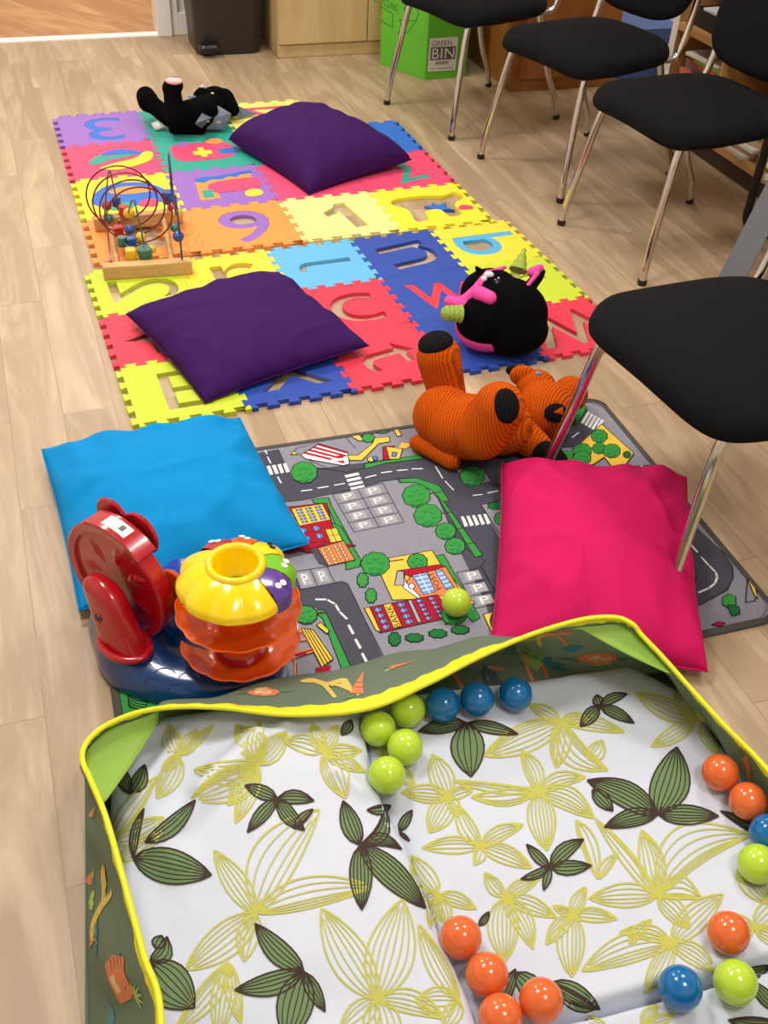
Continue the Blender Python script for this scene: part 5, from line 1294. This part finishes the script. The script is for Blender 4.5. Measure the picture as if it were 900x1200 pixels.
def leafp(x0, y0, x1, y1, w_):
    dx, dy = x1-x0, y1-y0; L = math.hypot(dx, dy); nx, ny = -dy/L*w_, dx/L*w_
    return [(x0, y0), (x0+dx*.35+nx, y0+dy*.35+ny), (x0+dx*.7+nx*.7, y0+dy*.7+ny*.7), (x1, y1), (x0+dx*.7-nx*.7, y0+dy*.7-ny*.7), (x0+dx*.35-nx, y0+dy*.35-ny)]
def palm(c): return [('j_orange', [(-.05, -.5), (.05, -.5), (.03, .2), (-.03, .2)])]+[(c, leafp(0, .2, .42*math.cos(a), .2+.3*math.sin(a), .07)) for a in (-.3, .3, 1.1, 2.0, 2.8, 3.4)]
carrot = [('j_orange', [(-.12, .3), (.14, .34), (.05, -.1), (.0, -.5), (-.06, -.1)]), ('j_dark', [(-.08, .1), (.1, .14), (.1, .16), (-.08, .12)]), ('j_dark', [(-.06, -.05), (.06, -.02), (.06, .0), (-.06, -.03)]), ('j_lime', leafp(0, .32, .2, .55, .05)), ('j_green', leafp(0, .32, -.2, .5, .05))]
giraffe = [('j_yellow', [(-.3, -.5), (-.22, -.5), (-.2, -.1), (.08, -.1), (.1, -.5), (.18, -.5), (.18, .05), (.34, .55), (.46, .5), (.44, .62), (.28, .68), (.2, .6), (.05, .15), (-.25, .12), (-.34, .0)])]
lion = [('j_orange', [(.42*math.cos(a)*(1+.08*math.sin(9*a)), .26*math.sin(a)*(1+.08*math.sin(9*a))) for a in np.linspace(0, 2*PI, 24)[:-1]]), ('j_cream', [(.24*math.cos(a), -.02+.15*math.sin(a)) for a in np.linspace(0, 2*PI, 14)[:-1]]), ('j_dark', [(-.04, -.06), (.04, -.06), (0, -.1)]), ('j_dark', [(-.12, .03), (-.08, .03), (-.1, .06)]), ('j_dark', [(.08, .03), (.12, .03), (.1, .06)]), ('j_green', leafp(.35, -.1, .75, -.02, .08)), ('j_green', leafp(-.35, -.1, -.75, -.04, .08)), ('j_yellow', [(-.2, -.18), (.2, -.18), (.16, -.34), (-.16, -.34)])]
tiger = [('j_orange', [(-.25, -.4), (.3, -.4), (.35, 0), (.25, .4), (.1, .3), (-.1, .34), (-.25, .42), (-.3, .1)]), ('j_cream', [(-.1, -.3), (.15, -.3), (.15, -.1), (-.1, -.1)])]+[('j_dark', [(.12, .25-.13*k), (.32, .28-.13*k), (.32, .24-.13*k)]) for k in range(4)]+[('j_dark', [(-.14, .12), (-.06, .12), (-.1, .06)])]
toucan = [('j_dark', leafp(0, -.4, .05, .45, .22)), ('j_cream', leafp(.05, .1, .12, .4, .09)), ('j_orange', leafp(.1, .38, .45, .25, .08)), ('j_teal', leafp(-.1, -.5, -.02, .2, .08))]
leafm = [('j_lime', [(0, -.5), (.35, -.1), (.4, .3), (.15, .45), (0, .25), (-.15, .45), (-.4, .3), (-.35, -.1)])]
tealm = [('j_teal', leafp(-.4, 0, .4, .05, .25))]
dots = [('j_dark', [(x, y), (x+.03, y), (x+.015, y+.03)]) for x, y in ((-.4, .3), (.3, .4), (.1, -.3), (-.2, -.4), (.45, -.1), (-.5, -.1))]
fern = [('j_lime', leafp(0, -.3, .4*math.cos(a), -.3+.6*math.sin(a), .05)) for a in (.5, .9, 1.3, 1.8, 2.3, 2.7)]
for px, py, sz, sh, rot, fl3 in [(622, 773, .055, leafm, 0, 0), (640, 790, .10, palm('j_teal'), 0, 0), (614, 778, .085, palm('j_green'), 0, 0), (624, 748, .07, giraffe, 0, 0), (660, 745, .07, palm('j_orange'), .2, 0), (708, 770, .075, lion, 0, 0), (680, 797, .045, leafm, 0, 0), (712, 803, .05, tealm, 0, 0), (578, 795, .07, toucan, 0, 0), (668, 762, .05, tealm, .3, 0), (530, 790, .09, palm('j_green'), 0, 0), (746, 790, .06, fern, 0, 0),
                              (306, 813, .055, lion, .1, 0), (386, 805, .075, giraffe, 2.9, 0), (420, 800, .085, carrot, .3, 0), (494, 772, .05, fern, 0, 0), (470, 782, .05, carrot, 1.5, 0), (412, 790, .05, tealm, -.5, 0), (350, 808, .05, fern, .3, 0), (545, 764, .05, tiger, 0, 0), (450, 808, .04, leafm, 0, 0), (370, 822, .05, tealm, 0, 0), (250, 828, .05, carrot, 1.3, 0),
                              (108, 955, .065, carrot, 0, 0), (104, 1030, .08, carrot, .1, 0), (122, 1045, .10, giraffe, 3.0, 0), (139, 1150, .085, tiger, 0, 0), (110, 1100, .06, palm('j_teal'), 0, 0), (165, 1165, .05, fern, 0, 0), (133, 1190, .05, tealm, 0, 0), (108, 1052, .035, leafm, 0, 0), (812, 845, .06, giraffe, 0, 0), (770, 812, .05, lion, 0, 0), (840, 868, .06, palm('j_green'), 0, 0), (880, 900, .06, carrot, 0, 0)]:
    u_, h_ = find_uh(px, py, 0); stamp(u_, h_, sz*1.15, sh, rot, fl3); flush('printed_'+{id(carrot): 'tree', id(giraffe): 'giraffe', id(lion): 'lion', id(tiger): 'tiger', id(toucan): 'toucan', id(leafm): 'leaf', id(tealm): 'leaf', id(fern): 'fern'}.get(id(sh), 'palm'))

# ------------------------------------------------------------------ quilt in the pit
def ptline(pxs, z): return [gp(x, y, z) for x, y in pxs]
CR = ptline([(424, 835), (430, 862), (437, 905), (458, 950), (478, 985), (497, 1035), (515, 1078), (530, 1115), (548, 1155), (566, 1205), (590, 1290), (620, 1400)], .12)
C2 = ptline([(560, 1215), (610, 1198), (660, 1186), (700, 1180), (760, 1166), (830, 1146), (890, 1130), (960, 1112), (1050, 1090)], .10)
def sdist(line, x, y):
    best = (1e9, 0)
    for a, b in zip(line, line[1:]):
        dx, dy = b.x-a.x, b.y-a.y; L2 = dx*dx+dy*dy; t = max(0, min(1, ((x-a.x)*dx+(y-a.y)*dy)/L2)); ex, ey = x-(a.x+dx*t), y-(a.y+dy*t)
        d = math.hypot(ex, ey)
        if d < best[0]: best = (d, 1 if dx*ey-dy*ex > 0 else -1)
    return best[0]*best[1]
QE = [BLc, BRc, FRc, FLc]
def edge_d(x, y):
    ds = []
    for a, b in zip(QE, QE[1:]+QE[:1]):
        d = (b-a).normalized(); ds.append(d.x*(y-a.y)-d.y*(x-a.x))
    return [-ds[0]-.007, -ds[1]-.014, -ds[2]-.028, -ds[3]-.034]
RIDGE = [((300, 862), (235, 925), .022, .020), ((385, 850), (300, 1010), .008, .05), ((160, 905), (205, 1010), .016, .028), ((335, 850), (215, 960), .014, .018), ((300, 1180), (400, 1020), .006, .05), ((215, 860), (150, 960), .020, .022), ((395, 905), (425, 925), .010, .014)]
RW3 = [(gp(*a, .13), gp(*b, .13), h, w_) for a, b, h, w_ in RIDGE]
def H(x, y):
    e = edge_d(x, y); dmin = min(e)
    d = -sdist(CR, x, y)      # positive on the left of the crease
    hr, hl = .088, .118
    d = -d if False else d
    if d > 0: h = hr+.004+(hl-hr)*math.sqrt(max(0, 1-(1-min(1, d/.045))**2))
    else: h = hr-.022*math.exp(d/.012)
    if d < 0:
        d2 = sdist(C2, x, y)
        h += -.030*math.exp(-(d2/.007)**2) + .006*math.exp(-((d2-.02)/.014)**2)
    h += .009*noise.noise(Vector((x*5, y*5, 2)))+.005*noise.noise(Vector((x*12, y*12, 7)))+.0022*(1-abs(noise.noise(Vector((x*16+3, y*9, 4)))*2))
    for a, b, hh, w_ in RW3:
        dx, dy = b.x-a.x, b.y-a.y; L2 = dx*dx+dy*dy; t = ((x-a.x)*dx+(y-a.y)*dy)/L2; tc = max(0, min(1, t)); r_ = math.hypot(x-a.x-dx*tc, y-a.y-dy*tc)
        if r_ < w_*3: h += hh*math.exp(-(r_/w_)**2)
    k = .045
    dc1 = (Vector((x, y, 0))-BRc).dot(((FLc-BRc)).normalized())-.075; dmin = min(dmin, max(dc1, 0)*.8)
    if dmin < k: h = .014+(h-.014)*math.sqrt(max(0, 1-(1-max(0, dmin)/k)**2))
    return h
def hit(px, py):
    z = .1
    for _ in range(9): q = gp(px, py, z); z = .5*z+.5*H(q.x, q.y)
    q = gp(px, py, z); return Vector((q.x, q.y, H(q.x, q.y)))
quilt_m = mat('quilt_cotton', (205, 211, 224), .85, bump=(500, .3, .0006), sheen=.15, spec=.2)
qr = root('quilt', 'folded white padded quilt with green and olive leaf print lining the ball pit', 'quilt', tuple((BLc+FRc)/2+Vector((0, 0, .012))))
def qfn(a, b):
    A2, B2 = 2*a-1, 2*b-1; k2 = 1-(.075 if A2 > 0 else .045)*A2*A2*B2*B2; a, b = .5+A2*k2/2, .5+B2*k2/2
    a = .038+a*.94; b = .008+b*.965
    p = (BLc*(1-a)+BRc*a)*(1-b)+(FLc*(1-a)+FRc*a)*b; return (p.x, p.y, H(p.x, p.y))
mb = MB(); NQ = 235; mb.grid(qfn, NQ, NQ)
per = [(k/NQ, 0) for k in range(NQ)]+[(1, k/NQ) for k in range(NQ)]+[(1-k/NQ, 1) for k in range(NQ)]+[(0, 1-k/NQ) for k in range(NQ)]
pv = [Vector(qfn(*p)) for p in per]; o_ = len(mb.v); mb.add(pv+[(p.x, p.y, .0125) for p in pv], [(k, (k+1) % len(pv), (k+1) % len(pv)+len(pv), k+len(pv)) for k in range(len(pv))]+[[k+len(pv) for k in range(len(pv))][::-1]])
make('quilt_pad', mb, quilt_m, qr, sharp=60)
LP = MB(); DZ = .0012
lmats = [mat('leaf_green', (106, 134, 88), .85), mat('leaf_brown', (58, 38, 30), .85), mat('leaf_olive', (188, 186, 84), .85)]
def ribbon(pts, w_, mi, dz):
    """line drawn on the quilt through photo positions"""
    n = len(pts); L_, R_ = [], []
    for i, (x, y) in enumerate(pts):
        x0, y0 = pts[max(0, i-1)]; x1, y1 = pts[min(n-1, i+1)]; dx, dy = x1-x0, y1-y0; l = math.hypot(dx, dy) or 1; ww = w_[i] if isinstance(w_, list) else w_
        L_.append((x-dy/l*ww/2, y+dx/l*ww/2)); R_.append((x+dy/l*ww/2, y-dx/l*ww/2))
    V = []
    for p in L_+R_: q = hit(*p); V.append((q.x, q.y, q.z+dz))
    LP.add(V, [(i, i+1, n+i+1, n+i) for i in range(n-1)], mi, True)
def leaf(c, tip, wl_, wr_, style, nl=4, fold=0, seed=0):
    (cx, cy), (tx, ty_) = c, tip; dx, dy = tx-cx, ty_-cy; L = math.hypot(dx, dy)
    if L < 3: return
    if (cy > 1260 and ty_ > 1260): return
    ux, uy = dx/L, dy/L; nx, ny = -uy, ux
    n = max(5, int(L/9)); nl = max(2, min(nl, int((wl_+wr_)/5.2))) if style == 'o' else nl
    def pt(t, k):   # k from -1 to 1 across the blade
        prof = (math.sin(PI*min(1, t**.85)))**.8 if 0 < t < 1 else 0
        w_ = wl_*max(0, k) - wr_*max(0, -k)
        ss = w_*prof + fold*math.sin(PI*t)
        return (cx+dx*t+nx*ss, cy+dy*t+ny*ss)
    ts = [i/n for i in range(n+1)]
    if style == 'g':
        nk = 6; V = []
        for t in ts:
            for j in range(nk+1): q = hit(*pt(t, -1+2*j/nk)); V.append((q.x, q.y, q.z+DZ))
        LP.add(V, [(i*(nk+1)+j, i*(nk+1)+j+1, (i+1)*(nk+1)+j+1, (i+1)*(nk+1)+j) for i in range(n) for j in range(nk)], 0, True)
        ow, iw, mi, dz = 2.0, 1.25, 1, DZ+.0006
    else: ow, iw, mi, dz = 2.3, 1.6, 2, DZ
    for k in (-1, 1): ribbon([pt(t, k) for t in ts], ow, mi, dz)
    for j in range(1, nl+1):
        k = -1+2*j/(nl+1); te = 1-.10*abs(math.sin(j*2.3+seed)) if style == 'o' else 1-.06*abs(math.sin(j*1.9+seed))
        ribbon([pt(t*te, k) for t in ts], iw, mi, dz)
    # gathered lines thicken at the base
    ribbon([pt(t*.12, 0) for t in (0, .5, 1)], [min(wl_+wr_, 9)*.3, 3, 1.5], mi, dz)
G_ = lambda c, *tips: [leaf(c, (t[0], t[1]), t[2], t[3], 'g', t[4] if len(t) > 4 else 4, t[5] if len(t) > 5 else 0, i) for i, t in enumerate(tips)]
O_ = lambda c, *tips: [leaf(c, (t[0], t[1]), t[2], t[3], 'o', t[4] if len(t) > 4 else 4, t[5] if len(t) > 5 else 0, i) for i, t in enumerate(tips)]
G_((325, 936), (287, 921, 8, 8, 3), (368, 939, 9, 7, 3, -4), (290, 976, 9, 7, 3), (357, 974, 9, 9, 4, 3)); G_((345, 972), (367, 949, 3, 7, 2))
G_((156, 1006), (248, 1026, 21, 20, 6), (169, 948, 5, 5, 2, -4)); G_((170, 988), (229, 938, 12, 8, 3, 4))
G_((356, 1139), (299, 1083, 13, 14, 4, -4), (275, 1161, 12, 15, 4, -3), (381, 1186, 9, 8, 3), (336, 1222, 22, 20, 5))
G_((153, 931), (138, 896, 7, 8, 3), (170, 897, 9, 9, 3, 3))
G_((183, 1112), (190, 1097, 8, 8, 2)); G_((176, 1128), (228, 1182, 30, 24, 6)); G_((176, 1128), (196, 1098, 12, 8, 3, 6))
G_((422, 991), (402, 939, 10, 13, 4), (471, 996, 6, 9, 4, -8), (424, 1067, 13, 13, 5), (499, 1065, 16, 15, 6, -2), (451, 946, 14, 3, 4, 8)); G_((458, 945), (430, 950, 3, 8, 3))
G_((468, 975), (483, 950, 5, 6, 2)); G_((468, 976), (480, 986, 2, 2, 1))
G_((547, 848), (490, 858, 10, 7, 4), (607, 861, 8, 6, 3, -2), (552, 911, 19, 20, 4, 2))
G_((702, 828), (735, 814, 6, 5, 2, -3), (743, 848, 7, 6, 3, -2), (680, 852, 8, 8, 3), (699, 815, 6, 6, 2))
G_((771, 955), (793, 876, 21, 24, 6, 6), (842, 957, 11, 12, 5), (708, 970, 12, 9, 5, 2), (688, 915, 13, 17, 6, 7)); G_((694, 926), (718, 951, 8, 9, 3))
G_((644, 1017), (617, 990, 5, 7, 2), (684, 984, 9, 9, 3, -4), (693, 1015, 10, 7, 3), (610, 1031, 6, 4, 2, -3), (637, 1044, 4, 5, 1))
G_((585, 1180), (604, 1136, 8, 9, 3)); G_((604, 1140), (645, 1176, 14, 12, 3)); G_((645, 1152), (703, 1184, 10, 14, 5, 0)); G_((700, 1183), (648, 1152, 3, 16, 3))
G_((900, 985), (844, 951, 8, 3, 3)); G_((842, 1160), (905, 1132, 7, 9, 3)); G_((910, 1185), (880, 1150, 8, 8, 3)); G_((910, 1199), (853, 1196, 5, 12, 4))
G_((412, 845), (400, 862, 5, 7, 2)); G_((561, 1085), (573, 1069, 5, 3, 2)); G_((320, 835), (310, 828, 4, 4, 1))
O_((300, 1070), (251, 997, 14, 14, 4), (374, 949, 20, 34, 4, -8), (436, 1040, 10, 26, 5, -2), (217, 1137, 17, 22, 5), (286, 1127, 10, 16, 3, 6))
O_((302, 896), (224, 936, 10, 28, 8, 3), (276, 965, 10, 12, 4), (267, 944, 10, 14, 4), (276, 850, 22, 10, 6), (304, 846, 10, 14, 5), (336, 858, 14, 12, 5), (228, 902, 12, 16, 4, -6))
O_((210, 885), (184, 936, 10, 16, 5), (232, 856, 10, 8, 4), (198, 850, 8, 14, 4), (190, 902, 5, 8, 3), (250, 850, 6, 4, 3))
O_((132, 988), (184, 911, 3, 18, 4, 3), (192, 958, 14, 10, 3)); O_((136, 1010), (190, 975, 10, 8, 3))
O_((379, 881), (333, 868, 10, 12, 3, 4), (405, 936, 10, 20, 5, 3), (424, 880, 9, 8, 4), (396, 850, 8, 9, 4), (366, 848, 8, 9, 4), (428, 905, 8, 8, 4))
O_((442, 1170), (377, 1065, 20, 26, 5), (472, 1054, 30, 26, 6, 0), (520, 1192, 12, 16, 4, -5), (398, 1208, 14, 24, 4), (455, 1240, 22, 22, 5))
O_((268, 1128), (205, 1208, 8, 18, 4), (255, 1215, 14, 14, 4), (282, 1200, 10, 8, 3))
O_((526, 934), (506, 884, 15, 13, 4), (554, 926, 8, 5, 3, -3), (471, 929, 12, 9, 4), (503, 976, 14, 16, 5), (537, 957, 6, 8, 3))
O_((631, 927), (611, 880, 13, 8, 4, 2), (531, 915, 2, 8, 3, 0), (552, 934, 13, 6, 4, -8), (641, 997, 17, 15, 6), (696, 959, 12, 15, 6, -6), (686, 911, 8, 10, 4, -5))
O_((657, 845), (567, 886, 12, 22, 7, 4), (690, 842, 8, 8, 3), (731, 858, 8, 9, 4, -3), (712, 903, 22, 8, 5, 8), (652, 900, 6, 18, 4, 4), (620, 826, 8, 6, 3))
O_((690, 890), (706, 868, 12, 8, 4))
O_((563, 991), (536, 943, 8, 12, 4, -2), (613, 967, 8, 9, 3, -3), (495, 994, 8, 12, 4, 4), (623, 1017, 13, 9, 5, -4), (556, 1014, 4, 10, 3))
O_((591, 1051), (568, 1023, 7, 10, 3), (632, 1030, 8, 8, 3, -2), (652, 1075, 10, 10, 5, -2), (592, 1127, 20, 16, 8), (624, 1112, 12, 12, 5, -6))
O_((671, 1071), (686, 1040, 7, 9, 3), (640, 1107, 8, 10, 4, 3), (670, 1145, 18, 14, 5), (723, 1077, 10, 7, 4, -3), (648, 1062, 4, 5, 2))
O_((770, 1050), (690, 1053, 16, 12, 4, 0), (879, 979, 10, 40, 6, -14), (698, 960, 4, 12, 4, 4), (752, 973, 12, 18, 5, 6), (822, 1053, 6, 22, 6, -4), (808, 1088, 10, 14, 5)); O_((675, 962), (700, 1030, 4, 14, 3)); O_((702, 1030), (724, 1000, 3, 8, 2))
O_((787, 1105), (847, 1048, 16, 16, 4, -3), (726, 1093, 10, 8, 4, 6), (682, 1138, 22, 12, 5, 4), (755, 1165, 10, 14, 4), (838, 1140, 12, 12, 4, -4)); O_((737, 1106), (763, 1078, 5, 8, 3))
O_((513, 1049), (481, 1003, 16, 9, 4, -4), (558, 1065, 8, 9, 4, -2), (525, 1085, 8, 10, 3), (505, 1088, 8, 8, 3), (493, 1060, 7, 5, 3))
O_((538, 1172), (491, 1084, 8, 16, 4), (487, 1172, 16, 22, 5), (520, 1206, 10, 12, 3))
O_((815, 844), (763, 875, 10, 9, 4, -2), (745, 813, 10, 14, 4), (790, 812, 12, 10, 4)); O_((820, 848), (842, 885, 8, 8, 3))
O_((865, 1015), (902, 1060, 14, 12, 4)); O_((884, 1088), (925, 1052, 16, 16, 4), (930, 1110, 10, 12, 4), (842, 1110, 10, 10, 4), (850, 1074, 8, 10, 3)); O_((862, 1030), (897, 1020, 8, 10, 4))
O_((450, 885), (487, 922, 10, 9, 4), (438, 868, 6, 6, 3), (470, 865, 8, 6, 3)); O_((752, 1200), (770, 1178, 8, 8, 3), (790, 1190, 8, 6, 3)); O_((712, 1210), (690, 1192, 6, 8, 3))
make('leaf_print', LP, lmats, qr, weld=False, sharp=180)

# ------------------------------------------------------------------ play balls
BR_ = .0295
bm_ = {'lime': mat('ball_lime', (186, 218, 58), .16, coat=.3), 'orange': mat('ball_orange', (228, 106, 50), .16, coat=.3), 'blue': mat('ball_blue', (0, 104, 168), .16, coat=.3)}
BL_ = [((535, 706), 'lime', 'yellow-green play ball lying on the road map rug beside the bank'),
 ((478, 832), 'lime', 'yellow-green play ball half hidden behind the pit rim, next to the blue balls'),
 ((445, 855), 'lime', 'leftmost yellow-green play ball under the pit rim'),
 ((473, 874), 'lime', 'yellow-green play ball in the middle of the cluster at the quilt crease'),
 ((453, 913), 'lime', 'yellow-green play ball nearest the camera in the cluster at the quilt crease'),
 ((519, 826), 'blue', 'leftmost of the three blue play balls by the back wall of the pit'),
 ((559, 819), 'blue', 'middle one of the three blue play balls by the back wall of the pit'),
 ((604, 814), 'blue', 'rightmost of the three blue play balls by the back wall of the pit'),
 ((845, 906), 'orange', 'orange play ball against the right pit wall, further of the two'),
 ((878, 942), 'orange', 'orange play ball against the right pit wall, nearer of the two'),
 ((897, 976), 'blue', 'blue play ball cut off by the right picture edge'),
 ((889, 1008), 'lime', 'yellow-green play ball at the right edge below the half-seen blue ball'),
 ((854, 1093), 'orange', 'single orange play ball directly behind a yellow-green ball at lower right'),
 ((797, 1158), 'blue', 'blue play ball in the fold of the quilt at lower right'),
 ((862, 1151), 'lime', 'yellow-green play ball right of the blue ball in the quilt fold'),
 ((540, 1099), 'orange', 'orange play ball furthest back of the four along the quilt crease'),
 ((571, 1143), 'orange', 'orange play ball second from the back of the four along the quilt crease'),
 ((633, 1174), 'orange', 'rightmost orange play ball of the four along the quilt crease'),
 ((587, 1192), 'orange', 'orange play ball cut off by the bottom picture edge')]
pos = []
for (px, py), c, lab in BL_:
    z = .12
    for _ in range(10): q = gp(px, py, z); z = (RUGZ+.0012 if lab.endswith('bank') else H(q.x, q.y))+BR_+.0006
    pos.append(gp(px, py, z))
for _ in range(12):
    for i in range(len(pos)):
        for j in range(i):
            d_ = pos[i]-pos[j]
            if d_.length < 2*BR_+.0003: k = (2*BR_+.0005-d_.length)/2; d_.normalize(); d_.z = 0; pos[i] = pos[i]+d_*k; pos[j] = pos[j]-d_*k
for i, (((px, py), c, lab), q) in enumerate(zip(BL_, pos)):
    if i: 
        zz2 = max(H(q.x+dx, q.y+dy)-(BR_-math.sqrt(BR_**2-dx*dx-dy*dy)) for dx in (-.016, -.008, 0, .008, .016) for dy in (-.016, -.008, 0, .008, .016)); q.z = zz2+BR_+.0002
    mb = MB(); mb.ell((0, 0, 0), (BR_,)*3, n=48, m=32); o = make('play_ball', mb, bm_[c], world=False, sharp=180)
    # moulded seam of the ball
    o.data.transform(Matrix.Translation((0, 0, BR_))); o.location = q-Vector((0, 0, BR_)); tag(o, lab, 'ball', '%s play balls' % {'lime': 'yellow-green', 'orange': 'orange', 'blue': 'blue'}[c])

# ------------------------------------------------------------------ view
scene.view_settings.view_transform = 'Standard'; scene.view_settings.look = 'None'; scene.view_settings.gamma = 1; scene.view_settings.use_curve_mapping = False
scene.view_settings.exposure = 0.0
